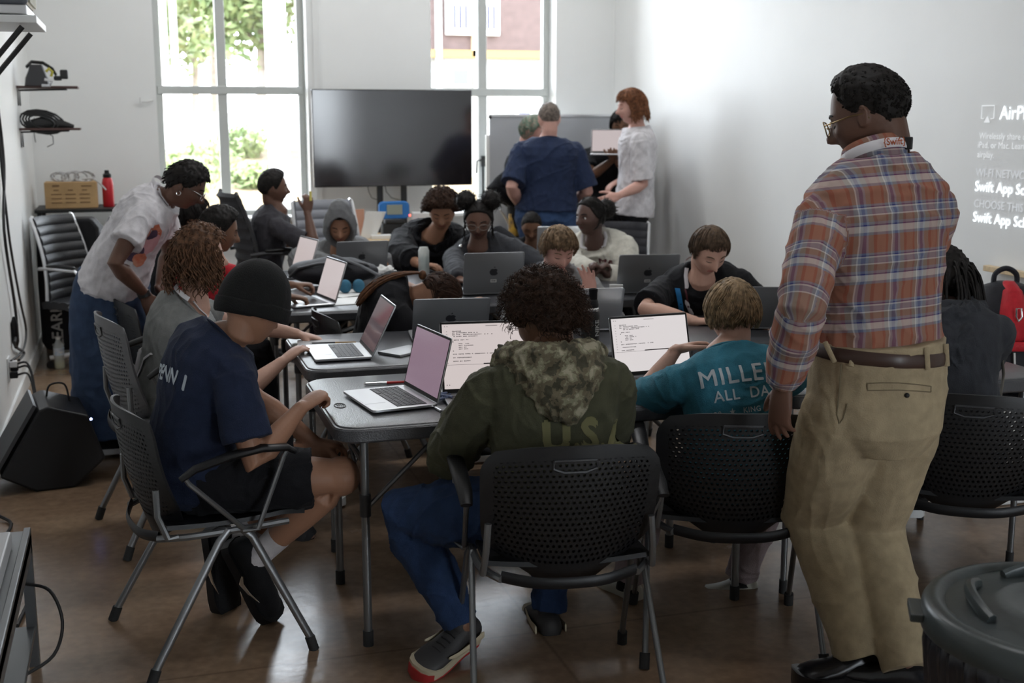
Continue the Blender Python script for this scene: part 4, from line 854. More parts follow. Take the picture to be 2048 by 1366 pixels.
# ================================================================ people builder
def remesh(mb, vox, it=3, fac=.5):
    o = bpy.data.objects.new('tmp', mb.mesh()); sc.collection.objects.link(o)
    r = o.modifiers.new('r', 'REMESH'); r.mode = 'VOXEL'; r.voxel_size = vox; r.adaptivity = 0
    if it: s = o.modifiers.new('s', 'SMOOTH'); s.factor = fac; s.iterations = it
    dg = bpy.context.evaluated_depsgraph_get(); me = bpy.data.meshes.new_from_object(o.evaluated_get(dg)); old = o.data
    bpy.data.objects.remove(o); bpy.data.meshes.remove(old); return me
def vco(me): a = np.empty(len(me.vertices)*3); me.vertices.foreach_get('co', a); return a.reshape(-1, 3)
def vno(me): return np.array([n.vector for n in me.vertex_normals]) if hasattr(me, 'vertex_normals') else None
def setco(me, a): me.vertices.foreach_set('co', a.ravel()); me.update()
def folds(me, amp, sc_=9, seed=0.0, fn=None):
    co = vco(me); no = vno(me); d = np.empty(len(co))
    for i, p in enumerate(co):
        q = V((p[0]*sc_+seed, p[1]*sc_, p[2]*sc_*.8)); w1 = noise.noise(q*.6); r = 1-abs(noise.noise(V((q.x+w1*2, q.y-w1*1.5, q.z*1.5+w1*2)))*2)
        r2 = 1-abs(noise.noise(V((q.x*2.3+3+w1, q.y*2.3+w1*2, q.z*1.7)))*2)
        d[i] = amp*(.75*r*r*r+.35*r2*r2+.35*w1-.5)
    if fn is not None: d *= fn(co)
    setco(me, co+no*d[:, None])
def finish(me, name, mats, parent, root, idx=None, smooth=True, **tags):
    me.name = name; me.transform(Matrix.Translation(-V(root))); me.materials.clear()
    for m in (mats if isinstance(mats, (list, tuple)) else [mats]): me.materials.append(m)
    n = len(me.polygons)
    me.polygons.foreach_set('use_smooth', [smooth]*n); me.polygons.foreach_set('material_index', idx if idx is not None else [0]*n); me.update()
    return link(name, me, parent, **tags)
def g2(x, c, w_): return math.exp(-((x-c)/w_)**2)
def head_pt(d, s):
    x, y, z = d; px, py, pz = x*.335*s, y*.425*s, z*.5*s
    if z < 0:
        t = -z; w_ = math.sqrt(max(.0, 1-t**3.0))/math.sqrt(max(1e-3, 1-t*t)); w_ = min(w_, 2.2); px *= lerp(1, w_, .75); py *= lerp(1, w_, .55) if y > 0 else 1
        px *= 1-.30*sstep(.1, 1, t)
        if y < 0: py *= 1-.5*sstep(.05, .9, t)
        else: py *= 1-.06*sstep(.3, 1, t)
    else: px *= 1+.04*z*(1-z)*4*(y < .3)
    if y < 0: py *= 1+.05*sstep(0, .6, z+.2)
    if y > .15:
        a, c = px/s, pz/s; f = sstep(.15, .45, y); b = abs(a)
        py -= f*s*.035*sstep(.5, .95, y)*(1-b)                      # flatter face
        nose = (.03+.11*sstep(.07, -.13, c))*sstep(-.205, -.15, c)*sstep(.13, .02, c)
        wd = .032+.022*sstep(.0, -.15, c); e = nose*g2(a, 0, wd)*1.05
        e -= .042*g2(b, .145, .065)*g2(c, .015, .05)                 # sockets
        e += .024*g2(b, .145, .05)*g2(c, .008, .022)                 # lids
        e += .018*g2(c, .105, .03)*g2(b, .13, .1)                    # brow
        e += .02*g2(b, .2, .08)*g2(c, -.1, .07)                     # cheek
        e += (.026*g2(c, -.232, .018)+.028*g2(c, -.277, .02)-.012*g2(c, -.255, .008))*g2(a, 0, .085)   # lips
        e -= .015*g2(c, -.33, .03)*g2(a, 0, .1); e += .03*g2(c, -.42, .06)*g2(a, 0, .1)
        py += f*e*s
    return V((px, py, pz))
def sph(n, m):
    out = []
    for j in range(m+1):
        th = PI*(j+.03)/(m+.06); row = []
        for i in range(n): a = 2*PI*i/n; row.append((math.sin(th)*math.sin(a), math.sin(th)*math.cos(a), -math.cos(th)))
        out.append(row)
    return out
SPH = sph(80, 56); SPH2 = sph(96, 64)
def head_frame(c, yaw, pitch, roll=0):
    f0 = F(yaw); p = R(pitch); f = f0*math.cos(p)-UP*math.sin(p); u = UP*math.cos(p)+f0*math.sin(p)
    u = Matrix.Rotation(R(roll), 3, f) @ u; x = f.cross(u)
    return Matrix(((x.x, f.x, u.x, c[0]), (x.y, f.y, u.y, c[1]), (x.z, f.z, u.z, c[2]), (0, 0, 0, 1)))
def scalp(d, s, line, p=None):
    az = math.degrees(math.atan2(abs(d[0]), d[1])); p = p or head_pt(d, s)
    l = interp(az, [0, 30, 55, 72, 88, 105, 130, 180], line); return sstep(l-.015, l+.035, p.z/s)
LINE = [.34, .33, .27, .10, -.06, .03, -.18, -.26]
def fadev(d, s, line, p=None):
    az = math.degrees(math.atan2(abs(d[0]), d[1])); p = p or head_pt(d, s)
    l = interp(az, [0, 30, 55, 72, 88, 105, 130, 180], line); return sstep(l, l+(.3 if az > 60 else .08), p.z/s)
def ik(a, t, l1, l2, pole):
    a, t, pole = V(a), V(t), V(pole); d = t-a; L_ = min(max(d.length, abs(l1-l2)+.01), (l1+l2)*.999); dn = d.normalized()
    x = (l1*l1-l2*l2+L_*L_)/(2*L_); h = math.sqrt(max(0, l1*l1-x*x)); pv = pole-a; pv = pv-dn*pv.dot(dn)
    pv = pv.normalized() if pv.length > 1e-6 else V((0, 0, -1)); return a+dn*x+pv*h, a+dn*L_
def hand(b, w_, d, n, side, s, curl=.35, spread=.12, thumb=.5):
    "w_ wrist, d finger direction, n palm normal, side +1 left / -1 right, s hand length"
    w_, d, n = V(w_), V(d).normalized(), V(n); n = (n-d*n.dot(d)).normalized(); th = n.cross(d)*side     # towards the thumb
    k = s/.18; pw = .039*k
    b.tube([w_-d*.012*k, w_+d*.02*k, w_+d*.06*k, w_+d*.088*k], [(.026*k, .018*k), (.033*k, .017*k), (pw, .015*k), (pw*.93, .012*k)], n=14, side=th, round_end=True)
    cl = curl if isinstance(curl, (list, tuple)) else [curl]*4
    for i, (off, ln) in enumerate(((.027, .071), (.0095, .08), (-.0095, .074), (-.027, .058))):
        p = w_+d*(.086-.004*abs(i-1))*k+th*off*k; a = cl[i]*.6; dd = (d+th*(spread*(1.2-i*.8))*.9).normalized(); pts = [p-d*.02*k, p]; r = [.0095*k, .0092*k]
        for q, f in enumerate((.45, .3, .25)):
            ax = dd*math.cos(a)+n*math.sin(a); p = p+ax*ln*f*k; pts.append(p); r.append((.0088, .0078, .0066)[q]*k); a += cl[i]
        b.tube(pts, r, n=8, round_end=True)
    p = w_+d*.025*k+th*.022*k+n*.006*k; pts = [p]; dd = (d*.62+th*(.75-thumb*.35)+n*(.25+thumb*.3)).normalized()
    for f in (.038, .032, .026): p = p+dd*f*k; pts.append(p); dd = (dd+d*.2+n*.15*thumb-th*.1).normalized()
    b.tube(pts, [.0145*k, .012*k, .0105*k, .0085*k], n=8, round_end=True)
SHOE = {}
def foot(b, sole, A, f, u, L_, w_=1, hgt=1, low=False, L0=None):
    "A ankle joint; f toe direction, u sole normal; b upper shape, sole slab"
    f = V(f).normalized(); u = V(u); u = (u-f*u.dot(f)).normalized(); x = f.cross(u)
    base = A-u*.075*((L0 or L_)/.26)
    prof = [(-.275, .012, .035), (-.255, .028, .062), (-.19, .036, .08), (-.06, .037, .086), (.06, .037, .082), (.2, .04, .064), (.34, .045, .052), (.5, .048, .047), (.62, .045, .04), (.70, .034, .03), (.735, .014, .016)]
    k = L_/.27; rings = []
    for t, hw, hh in prof:
        c = base+f*(t*L_); r = []
        for q in range(16):
            a = 2*PI*q/16; ca, sa = math.cos(a), math.sin(a)
            r.append(c+x*(hw*w_*k*abs(ca)**.95*(1 if ca > 0 else -1))+u*(hh*k*hgt*(.5+.5*sa) if not low else hh*k*.8*(.5+.5*sa)))
        rings.append(r)
    b.loft(rings)
    if sole is not None:
        rs = []
        for t, hw, hh in prof:
            c = base+f*(t*L_*1.03); h2 = (hw+.004)*w_*k; up_ = .022*k+.012*k*sstep(.5, .73, t)
            rs.append([c-x*h2+u*up_, c-x*h2-u*.006, c-x*h2*.8-u*.012*k, c+x*h2*.8-u*.012*k, c+x*h2-u*.006, c+x*h2+u*up_])
        sole.loft(rs)
def strand(b, pts, r, n=3): b.tube(pts, [r*.8]+[r]*(len(pts)-2)+[r*.35], n=n)
def norm_head(d, s, e=.02):
    d = V(d).normalized(); t1 = d.orthogonal().normalized(); t2 = d.cross(t1)
    a, c = head_pt((d+t1*e).normalized(), s), head_pt((d+t2*e).normalized(), s); p = head_pt(d, s); return (a-p).cross(c-p).normalized()
def rnd_dir(rg):
    while True:
        d = V((rg.gauss(0, 1), rg.gauss(0, 1), rg.gauss(0, 1)))
        if d.length > .1: return d.normalized()
def hair_mesh(s, st):
    "hair in head-local coordinates; st = style dict"
    rg = random.Random(st.get('seed', 3)); line = st.get('line', LINE); T = st.get('T', .05)*s; k = st['kind']; b = MB(); rough = st.get('rough', .3); fr = st.get('freq', 9)
    top = st.get('top', 1.0)
    rows = []
    for row in SPH2:
        r = []
        for d in row:
            p = head_pt(d, s); m = scalp(d, s, line, p); dv = V(d)
            fd_ = lerp(st.get('fade', 1), 1, fadev(d, s, line, p)); t = fd_*T*(1+(top-1)*max(0, d[2]))*(1+rough*(noise.noise(dv*fr+V((st.get('seed', 3), 0, 0)))+.5*noise.noise(dv*fr*2.3)))
            r.append(p+dv*(lerp(-.035*s, max(t, .004*s), m)))
        rows.append(r)
    b.loft(rows)
    if k in ('curly', 'afro', 'coil'):
        n, ln, cr, r = st.get('n', 700), st.get('len', .1)*s, st.get('cr', .02)*s, st.get('r', .004)*s
        for _ in range(n):
            d = rnd_dir(rg); 
            if scalp(d, s, line) < .6: continue
            ff = lerp(st.get('fade', 1), 1, fadev(d, s, line))
            p = head_pt(d, s)+d*T*.75*ff; t1 = d.orthogonal().normalized(); t2 = d.cross(t1); ph = rg.uniform(0, 6.28); out = (d+V((0, 0, -st.get('droop', .2)))+rnd_dir(rg)*.45).normalized(); turns = st.get('turns', 1.4)
            pts = [p+out*ln*ff*q/7*rg.uniform(.9, 1.1)+(t1*math.cos(ph+turns*6.28*q/7)+t2*math.sin(ph+turns*6.28*q/7))*cr*(.5+q/9)-V((0, 0, .02*s*(q/7)**2*st.get('droop', .2))) for q in range(8)]
            strand(b, pts, r)
    elif k == 'straight':
        n, steps, sl, r = st.get('n', 900), st.get('steps', 9), st.get('step', .05)*s, st.get('r', .006)*s; crown = V(st.get('crown', (0, -.5, .85))).normalized(); fwd = st.get('fwd', .6); lift = st.get('lift', .2)
        for _ in range(n):
            d = rnd_dir(rg)
            if scalp(d, s, line) < .5: continue
            off = T*lerp(st.get('fade', 1), 1, fadev(d, s, line))*rg.uniform(.85, 1.25)+rg.random()*.01*s; p = head_pt(d, s)+d*off*.6; pts = [p]; dd = d.copy()
            for q in range(steps):
                away = (dd-crown*dd.dot(crown)); away = away.normalized() if away.length > .05 else rnd_dir(rg)
                fl = away*(1-fwd)+V((0, 1, 0))*fwd*(dd.z > .1)+V((0, 0, -.35))+V((noise.noise(dd*4)*.7, noise.noise(dd*4+V((9, 0, 0)))*.3, 0))+rnd_dir(rg)*.12
                fl = (fl-dd*fl.dot(dd)).normalized(); p2 = p+fl*sl; dd = V((p2.x/.335, p2.y/.425, p2.z/.5)).normalized(); hp_ = head_pt(dd, s)
                e = off*(1+lift*q/steps)*(1 if scalp(dd, s, line) > .3 else .8); p = hp_+dd*e; pts.append(p)
                if p.z/s < st.get('minz', -.3) or (dd.y > .35 and p.z/s < st.get('fz', .24)): break
            if len(pts) > 2: strand(b, pts, r)
    for lk in st.get('locks', []):                        # hanging locks: (count, az range, length, curl, radius, out)
        n, a0, a1, z0, z1, ln, cr, r, out = lk
        for _ in range(n):
            az = R(rg.uniform(a0, a1)); sg = rg.choice((-1, 1)); zz = rg.uniform(z0, z1); cz = math.sqrt(max(0, 1-zz*zz)); d = V((sg*cz*math.sin(az), cz*math.cos(az), zz)); p = head_pt(d, s)+d*T*.8; pts = []
            L_ = ln*s*rg.uniform(.75, 1.1); ph = rg.uniform(0, 6.28); Q = 12; vv = (d*out+V((0, 0, .1))); pos = p.copy(); tn = V((rg.uniform(-.1, .1), rg.uniform(-.1, .1), 0))
            gl = V(st.get('grav', (0, 0, -1)))
            for q in range(Q+1):
                t = q/Q; w_ = 6.28*st.get('lturns', 2)*t+ph; pts.append(pos+V((math.cos(w_), math.sin(w_), 0))*cr*s*min(1, t*2)); vv = (vv*.72+(gl+tn)*.28*1.2); pos = pos+vv.normalized()*L_/Q
            strand(b, pts, r*s, n=st.get('ln', 4))
    for (c, r, nn) in st.get('puffs', []):
        c = V(c)*s
        for j in range(2):
            q = MB().ball(c, r*s*(1-.06*j), 28, 18); b.add([V(p)+(V(p)-c).normalized()*r*s*.12*noise.noise(V(p)*60/s*.23+V((j, 0, 0))*5) for p in q.v], q.f)
        for _ in range(nn):
            d = rnd_dir(rg); strand(b, [c+d*r*s*.9, c+(d+rnd_dir(rg)*.2)*r*s*1.04, c+(d+rnd_dir(rg)*.35)*r*s*1.1], .008*s)
    return b
def sleeve_r(kind, t): return 0
def person(label, H, hip, neck, head, face, sy, hy=None, armL=None, armR=None, legL=None, legR=None, sk=None, lip=None, build=1.0, head_s=.132, vox=.006, bend=.35,
           top=None, pants=None, shoes=None, hair=None, hairm=None, eyes='down', glasses=False, earrings=False, lanyard=None, hands=(dict(), dict()), brow=True, legs=True, nk=.16, lk=1, shd=.056):
    hip, neck, head = V(hip), V(neck), V(head); neck = neck.lerp(head, nk); hy = sy if hy is None else hy; root = V((hip.x, hip.y, 0)); s = head_s*H
    t = thing('person', label, 'person', root); P_ = dict(root=root, t=t, s=s)
    T0 = (neck-hip); Ls = LFT(sy); Lh = LFT(hy); Tn = T0.normalized(); Ls = (Ls-Tn*Ls.dot(Tn)).normalized()
    if 'shroll' in (top or {}): Ls = Matrix.Rotation(R(top['shroll']), 3, Ls.cross(Tn)) @ Ls
    mid = hip+T0*.5-Ls.cross(Tn)*0+V((0, 0, T0.length*bend*.5))-F(hy)*T0.length*bend*.35
    def spine(u): return hip*(1-u)**2+mid*2*u*(1-u)+neck*u*u if u >= 0 else hip+(mid-hip).normalized()*u*T0.length
    def tang(u): return (spine(min(1, u+.03))-spine(u-.03 if u > -.05 else u)).normalized()
    PR = [(-.14, .075, .06), (-.06, .095, .07), (.06, .098, .07), (.22, .09, .064), (.4, .083, .06), (.58, .091, .066), (.74, .1, .068), (.86, .1, .06), (.93, .077, .05), (1.0, .042, .04)]
    belly = (top or {}).get('belly', 0)
    def torso(b, k=1, inf=0, lo=-.14, hem=None):
        rings = []
        for u, a, c in PR:
            if u < lo-.001: continue
            if u == 1.0 and inf > 0: a, c = a*1.12, c*1.12
            x = Lh.lerp(Ls, min(1, max(0, u))).normalized(); tt = tang(u); x = (x-tt*x.dot(tt)).normalized(); f = x.cross(tt); ctr = spine(u)
            bl = belly*g2(u, .2, .3)
            rr = []
            for q in range(32):
                an = 2*PI*q/32; ca, sa = math.cos(an), math.sin(an); pw = .85
                hx_ = .012*g2(u, -.1, .22)*(inf > 0)*(top or {}).get('flare', 1); A = (a*H*k*build+inf+hx_); C = (c*H*k*build+inf+hx_)
                fx = abs(ca)**pw*(1 if ca > 0 else -1); fy = abs(sa)**pw*(1 if sa > 0 else -1)
                rr.append(ctr+x*(A*fx)+f*(C*fy+(bl*H if sa > 0 else 0)*abs(sa)))
            rings.append(rr)
        b.loft(rings)
    tn = tang(.95); sh = {}
    for nm, sg in (('L', 1), ('R', -1)): sh[nm] = neck+Ls*(sg*.100*H*build**.5)-tn*shd*H
    ua, fa, th_, shk = .172*H, .150*H, .235*H*lk, .235*H*lk
    fwd = F(hy); arms = {}; legs_ = {}
    for nm, sg, A in (('L', 1, armL), ('R', -1, armR)):
        if A is None: A = dict(w=neck+F(sy)*.25*H+Ls*sg*.08*H-UP*.28*H, e=sh[nm]+Ls*sg*.1-UP*.3)
        e, w_ = ik(sh[nm], A['w'], ua, fa, A['e']); arms[nm] = (sh[nm], e, w_, A)
    for nm, sg, A in (('L', 1, legL), ('R', -1, legR)):
        hj = hip+Lh*sg*.052*H*build
        if A is None: kn = hj+fwd*th_*.98+V((0, 0, -.01)); A = dict(a=kn+V((0, 0, -shk))+fwd*.02, k=kn+V((0, 0, .3)), f=hy)
        k_, a_ = ik(hj, A['a'], th_, shk, A['k']); legs_[nm] = (hj, k_, a_, A)
    HM = head_frame(head, *face); P_['HM'] = HM
    # ---- skin: one continuous body
    b = MB(); torso(b, .9 if top else 1)
    ars = (.026, .027, .024, .021, .0245, .02, .0145, .0135)
    ab = (build-1)*.8+1
    for nm, sg in (('L', 1), ('R', -1)):
        S, E, W_, A = arms[nm]
        pts = [S, S.lerp(E, .3), S.lerp(E, .7), E, E.lerp(W_, .25), E.lerp(W_, .6), E.lerp(W_, .9), W_]; b.tube(pts, [r*H*ab for r in ars], n=14, round_end=True); b.ball(S, .027*H*ab); b.tube([neck-tn*.03*H, neck.lerp(S, .5)-tn*.012*H, S], [.03*H, .027*H, .024*H], n=12)
        hd = V(A['d']) if 'd' in A else (W_-E).normalized(); pn = V(A.get('n', (0, 0, -1))); hand(b, W_, hd, pn, sg, .105*H, A.get('curl', .4), A.get('spread', .12), A.get('thumb', .5))
        if legs:
            hj, K, An, LA = legs_[nm]
            lr = (.054, .05, .042, .034, .034, .031, .022, .02); pts = [hj, hj.lerp(K, .3), hj.lerp(K, .7), K, K.lerp(An, .2), K.lerp(An, .45), K.lerp(An, .85), An]
            kk = 1 if (pants or {}).get('len', 1) < .6 else .85
            b.tube(pts, [r*H*build*kk for r in lr], n=16, round_end=True); b.ball(K, .037*H*build*kk)
            fd = F(LA['f']) if not isinstance(LA['f'], (tuple, Vector)) else V(LA['f']); fu = V(LA.get('u', (0, 0, 1))); foot(b, None, An, fd, fu, .135*H, .75, .75, L0=.155*H)
    rows = [[HM @ head_pt(d, s) for d in row] for row in SPH]; b.loft(rows)
    nb = HM @ V((0, -.14*s, -.15*s)); nd = HM @ V((0, -.13*s, -.38*s)); nw = 1 if build < 1.1 else 1.08
    b.tube([neck-tn*.03*H, neck, neck+(nd-neck)*.55, nd, nb], [.05*H*nw, .036*H*nw, .225*s*nw, .225*s*nw, .23*s*nw], n=18)
    for sx in (-1, 1):
        Mr = HM.to_3x3() @ Matrix.Rotation(R(12), 3, 'X') @ Matrix.Rotation(R(sx*18), 3, 'Z')
        ec = HM @ V((sx*.335*s, -.045*s, -.02*s)); b.ball(ec, (.022*s, .06*s, .115*s), 12, 8, Mr)
        b.tube([ec+Mr @ V((sx*.025*s, .05*s*math.cos(a), .115*s*math.sin(a))) for a in np.linspace(-1.2, 2.6, 9)], .014*s, n=6)
    me = remesh(b, vox, 2, .5); co = vco(me); 
    HI = HM.inverted(); loc = co @ np.array(HI.to_3x3()).T + np.array(HI.translation)
    idx = None
    if lip is not None:
        pc = np.array([p.center for p in me.polygons]) @ np.array(HI.to_3x3()).T + np.array(HI.translation); pc /= s
        ok = (np.abs(pc[:, 0]) < .1*(1-((pc[:, 2]+.255)/.055)**2*.5)) & (np.abs(pc[:, 2]+.255) < .038) & (pc[:, 1] > .3); idx = ok.astype(int).tolist()
    finish(me, 'body', [sk, lip or sk], t, root, idx)
    # ---- face parts
    def loc_build(b, name, m, **k): b.v = [tuple(HM @ V(p)-root) for p in b.v]; return b.build(name, m, t, **k)
    if eyes:
        for sx in (-1, 1):
            ey = head_pt(V((sx*.40, .85, .016)).normalized(), s); ec = V((sx*.145*s, ey.y-.046*s, .008*s))
            if eyes == 'open':
                q = MB().ball(ec, .052*s, 16, 10).build('eye', M_EYE, t) if 0 else None
                bb = MB().ball(ec, .052*s, 16, 10); e_ = loc_build(bb, 'eye', M_EYE)
                bb = MB().ball(ec+V((0, .032*s, 0)), (.027*s, .024*s, .027*s), 12, 8); bb.v = [tuple(HM @ V(p)-root) for p in bb.v]; bb.build('iris', M_IRIS, e_)
            pts = []
            for q in range(7):
                a = -1+q/3; dd = V((sx*.145*s+a*.058*s, 0, (.012+.028*(1-a*a) if eyes == 'open' else .004-.02*(1-a*a))*s)); u_ = V((dd.x/(.335*s), 0, dd.z/(.5*s))); u_.y = math.sqrt(max(.01, 1-u_.x**2-u_.z**2)); pp = head_pt(u_, s); pts.append(pp+V((0, .006*s, 0)))
            loc_build(MB().tube(pts, [.003*s, .007*s, .009*s, .01*s, .009*s, .007*s, .003*s], n=5), 'eyelid', M_LASH)
            if brow:
                pts = []
                for q in range(7):
                    a = -1+q/3; u_ = V((sx*(.145+a*.075)/.335, 0, (.105+.02*(1-a*a)+.01*a*sx*0)/.5)); u_.y = math.sqrt(max(.01, 1-u_.x**2-u_.z**2)); pts.append(head_pt(u_, s)+V((0, .003*s, 0)))
                loc_build(MB().tube(pts, [(.005*s, .008*s)]+[(.008*s, .014*s)]*5+[(.005*s, .008*s)], n=6, side=(0, 1, 0)), 'eyebrow', hairm or M_LASH)
    if glasses:
        b = MB()
        for sx in (-1, 1):
            yf = .44*s; c = V((sx*.155*s, yf, -.0*s)); b.tube([c+V((.115*s*math.cos(a)*(abs(math.cos(a))**-.25 if abs(math.cos(a)) > .01 else 1), -.03*s*abs(math.cos(a))*(math.cos(a)*sx > 0), .085*s*math.sin(a))) for a in np.linspace(0, 6.28, 21)], .008*s, n=5)
            b.tube([V((sx*.28*s, .4*s, .03*s)), V((sx*.345*s, .1*s, .03*s)), V((sx*.35*s, -.05*s, .01*s)), V((sx*.34*s, -.1*s, -.06*s))], .008*s, n=5)
        b.tube([V((-.045*s, .45*s, .01*s)), V((0, .47*s, .025*s)), V((.045*s, .45*s, .01*s))], .008*s, n=5); loc_build(b, 'glasses', glasses if not isinstance(glasses, bool) else M['chrome'])
    if earrings:
        b = MB()
        for sx in (-1, 1): b.tube([V((sx*.36*s, -.03*s+.045*s*math.sin(a), -.18*s+.045*s*math.cos(a))) for a in np.linspace(0, 6.28, 13)], .007*s, n=5)
        loc_build(b, 'earrings', M['chrome'])
    if hair: P_['hair'] = loc_build(hair_mesh(s, hair), 'hair', hairm, auto=180)
    # ---- clothes
    if pants and legs:
        b = MB(); torso_in = pants.get('inf', .003)
        tb = MB(); rings = []
        for u, a, c in [(-.16, .06, .055), (-.06, .097, .073), (.06, .1, .072), (pants.get('waist', .16), .093, .067)]:
            x = Lh; tt = tang(u); x = (x-tt*x.dot(tt)).normalized(); f = x.cross(tt); ctr = spine(u); rings.append([ctr+x*((a*H*build+torso_in)*math.cos(2*PI*q/28))+f*((c*H*build+torso_in)*math.sin(2*PI*q/28)+(belly*H*.8*max(0, math.sin(2*PI*q/28))*g2(u, .2, .3))-(pants.get('butt', 0)*H*max(0, -math.sin(2*PI*q/28)))) for q in range(28)])
        b.loft(rings); ln = pants.get('len', 1)
        for nm in 'LR':
            hj, K, An, LA = legs_[nm]; lr = pants.get('r', (.062, .058, .05, .043, .042, .04, .036, .036)); path = [hj, hj.lerp(K, .3), hj.lerp(K, .7), K, K.lerp(An, .2), K.lerp(An, .45), K.lerp(An, .8), K.lerp(An, pants.get('end', .97))]
            if ln < .6: path = path[:3]+[hj.lerp(K, ln/.5)]; lr = (.063, .062, .058, .056)
            b.tube(path, [r*H*build for r in lr], n=20, round_end=False)
            b.ball(hj, .06*H*build)
        me = remesh(b, max(vox, .006), 3); folds(me, pants.get('fold', .009), pants.get('fs', 8), seed=H*10)
        P_['pants_me'] = me; P_['pants'] = finish(me, pants.get('name', 'trousers'), pants['m'], t, root)
    if top:
        inf = top.get('inf', .012); b = MB(); torso(b, 1, inf, lo=top.get('lo', -.14)); sl = top.get('sleeve', 'short')
        for nm, sg in (('L', 1), ('R', -1)):
            S, E, W_, A = arms[nm]; k = top.get('arm', 1.0)
            b.ball(S, .029*H*ab+inf*.7); b.tube([neck-tn*.035*H, neck.lerp(S, .5)-tn*.014*H, S], [.03*H+inf*.6, .027*H+inf*.8, .025*H+inf], n=14)
            if sl == 'short': fr_ = top.get('sl', .66); b.tube([S, S.lerp(E, .3), S.lerp(E, fr_*.8), S.lerp(E, fr_)], [(.028*H*ab+inf)*k, (.029*H*ab+inf)*k, (.029*H*ab+inf*1.25)*k, (.029*H*ab+inf*1.5)*k], n=20)
            else:
                cf = top.get('cuff', .97)
                b.tube([S, S.lerp(E, .3), S.lerp(E, .7), E, E.lerp(W_, .3), E.lerp(W_, .65), E.lerp(W_, cf-.12), E.lerp(W_, cf)], [(.029*H*ab+inf)*k, (.029*H*ab+inf)*k, (.027*H*ab+inf)*k, (.026*H*ab+inf)*k, (.027*H*ab+inf)*k, (.024*H*ab+inf)*k, (.021*H*ab+inf)*k, (.018*H*ab+inf*.6)], n=20)
        me = remesh(b, max(vox, .006), 3); folds(me, top.get('fold', .0065), top.get('fs', 8), seed=H*7)
        me.update(); tree_ = BVHTree.FromPolygons([v.co.copy() for v in me.vertices], [tuple(p.vertices) for p in me.polygons]); P_['bvh'] = tree_
        P_['shirt_co'] = vco(me).copy(); P_['arms'] = arms; P_['spine'] = spine; P_['Ls'] = Ls; P_['fw'] = Ls.cross(tn)
        P_['shirt'] = finish(me, top.get('name', 'shirt'), top['m'], t, root)
        if top.get('collar', True):
            cr = .05*H; x = Ls; f = x.cross(tn); c0 = neck-tn*.012*H
            cb = MB().tube([c0+x*(cr*math.cos(a))+f*(cr*.95*math.sin(a))+tn*(.014*H*-math.sin(a)) for a in np.linspace(0, 2*PI, 25)], [(.007, .011)]*25, n=8, side=tn)
            cb.v = [tuple(V(p)-root) for p in cb.v]; cb.build('collar', top.get('cm', top['m']), t)
    if shoes:
        for nm in 'LR':
            hj, K, An, LA = legs_[nm]; b = MB(); so = MB(); fd = F(LA['f']) if not isinstance(LA['f'], (tuple, Vector)) else V(LA['f']); fu = V(LA.get('u', (0, 0, 1)))
            foot(b, so, An, fd, fu, .155*H*shoes.get('L', 1), 1.1, 1.1, L0=.155*H); 
            if not shoes.get('clog'): b.tube([An-V(fu).normalized()*.03, An+(K-An).normalized()*.02], .033*H/1.6, n=16)
            b.v = [tuple(V(p)-root) for p in b.v]; so.v = [tuple(V(p)-root) for p in so.v]
            sh_ = b.build('shoe', shoes['m'], t, auto=70); so.build('sole', shoes.get('sm', M['white']), sh_)
            P_['shoe'+nm] = (sh_, An, fd, fu)
            if 'out' in shoes:
                ob = MB(); foot(MB(), ob, An-V(fu).normalized()*.013, fd, fu, .155*H*shoes.get('L', 1), 1.06, 1.1, L0=.155*H); ob.v = [tuple(V(p)-root) for p in ob.v]; ob.build('outsole', shoes['out'], sh_)
                ax = fd.normalized(); u_ = (fu-ax*fu.dot(ax)).normalized(); x = ax.cross(u_); pb = MB()
                for sg_ in (-1, 1): c0 = An-u_*.04+x*(sg_*.05); pb.tube([c0-ax*.05+u_*.004, c0+ax*.02-u_*.006, c0+ax*.07-u_*.004, c0+ax*.11+u_*.012], [(.016, .003), (.013, .003), (.012, .003), (.004, .002)], n=6, side=u_)
                pb.v = [tuple(V(p)-root) for p in pb.v]; pb.build('side_panel', shoes['sm'], sh_)
            if 'laces' in shoes:
                lb = MB(); f = fd.normalized(); u_ = (fu-f*fu.dot(f)).normalized(); x = f.cross(u_); base = An-u_*.075*(.155*H/.26); L_ = .155*H
                for q in range(5): tt = .12+.08*q; hh = lerp(.075, .05, q/4)*L_/.27; c = base+f*(tt*L_)+u_*hh; lb.tube([c-x*.018, c+u_*.004, c+x*.018], .003, n=5)
                lb.v = [tuple(V(p)-root) for p in lb.v]; lb.build('laces', shoes['laces'], sh_)
            if 'socks' in shoes:
                bb = MB().tube([An-V(fu).normalized()*.02, An, An.lerp(K, .28)], [.027*H, .024*H, .0275*H], n=18); bb.v = [tuple(V(p)-root) for p in bb.v]; bb.build('sock', shoes['socks'], t)
    if lanyard:
        f = P_['fw']; m = lanyard.get('m', M['lan']); dn = lanyard.get('drop', .22)*H; side_off = lanyard.get('off', 0)*H
        b = MB()
        def onsh(p, out=f):
            h = P_['bvh'].find_nearest(p+out*.03); return (h[0]+h[1]*.006) if h[0] is not None else p
        ctr = neck-tn*dn+Ls*side_off
        for sg in ((1, -1) if lanyard.get('both', True) else (lanyard.get('one', 1),)):
            pts = [neck-f*.03*H+Ls*sg*.04*H+tn*.012*H, neck-f*.01*H+Ls*sg*.045*H+tn*.004*H]
            for q in range(1, 9):
                p = (neck+Ls*sg*.05*H).lerp(ctr, q/8); pts.append(onsh(p))
            b.tube(pts, [(.009, .003)]*len(pts), n=6, side=Ls)
        b.tube([neck-f*.045*H+Ls*(.045*H*math.cos(a))+tn*.012*H-f*(.02*H*math.sin(a)) for a in np.linspace(0, PI, 8)], [(.009, .0012)]*8, n=6, side=tn)
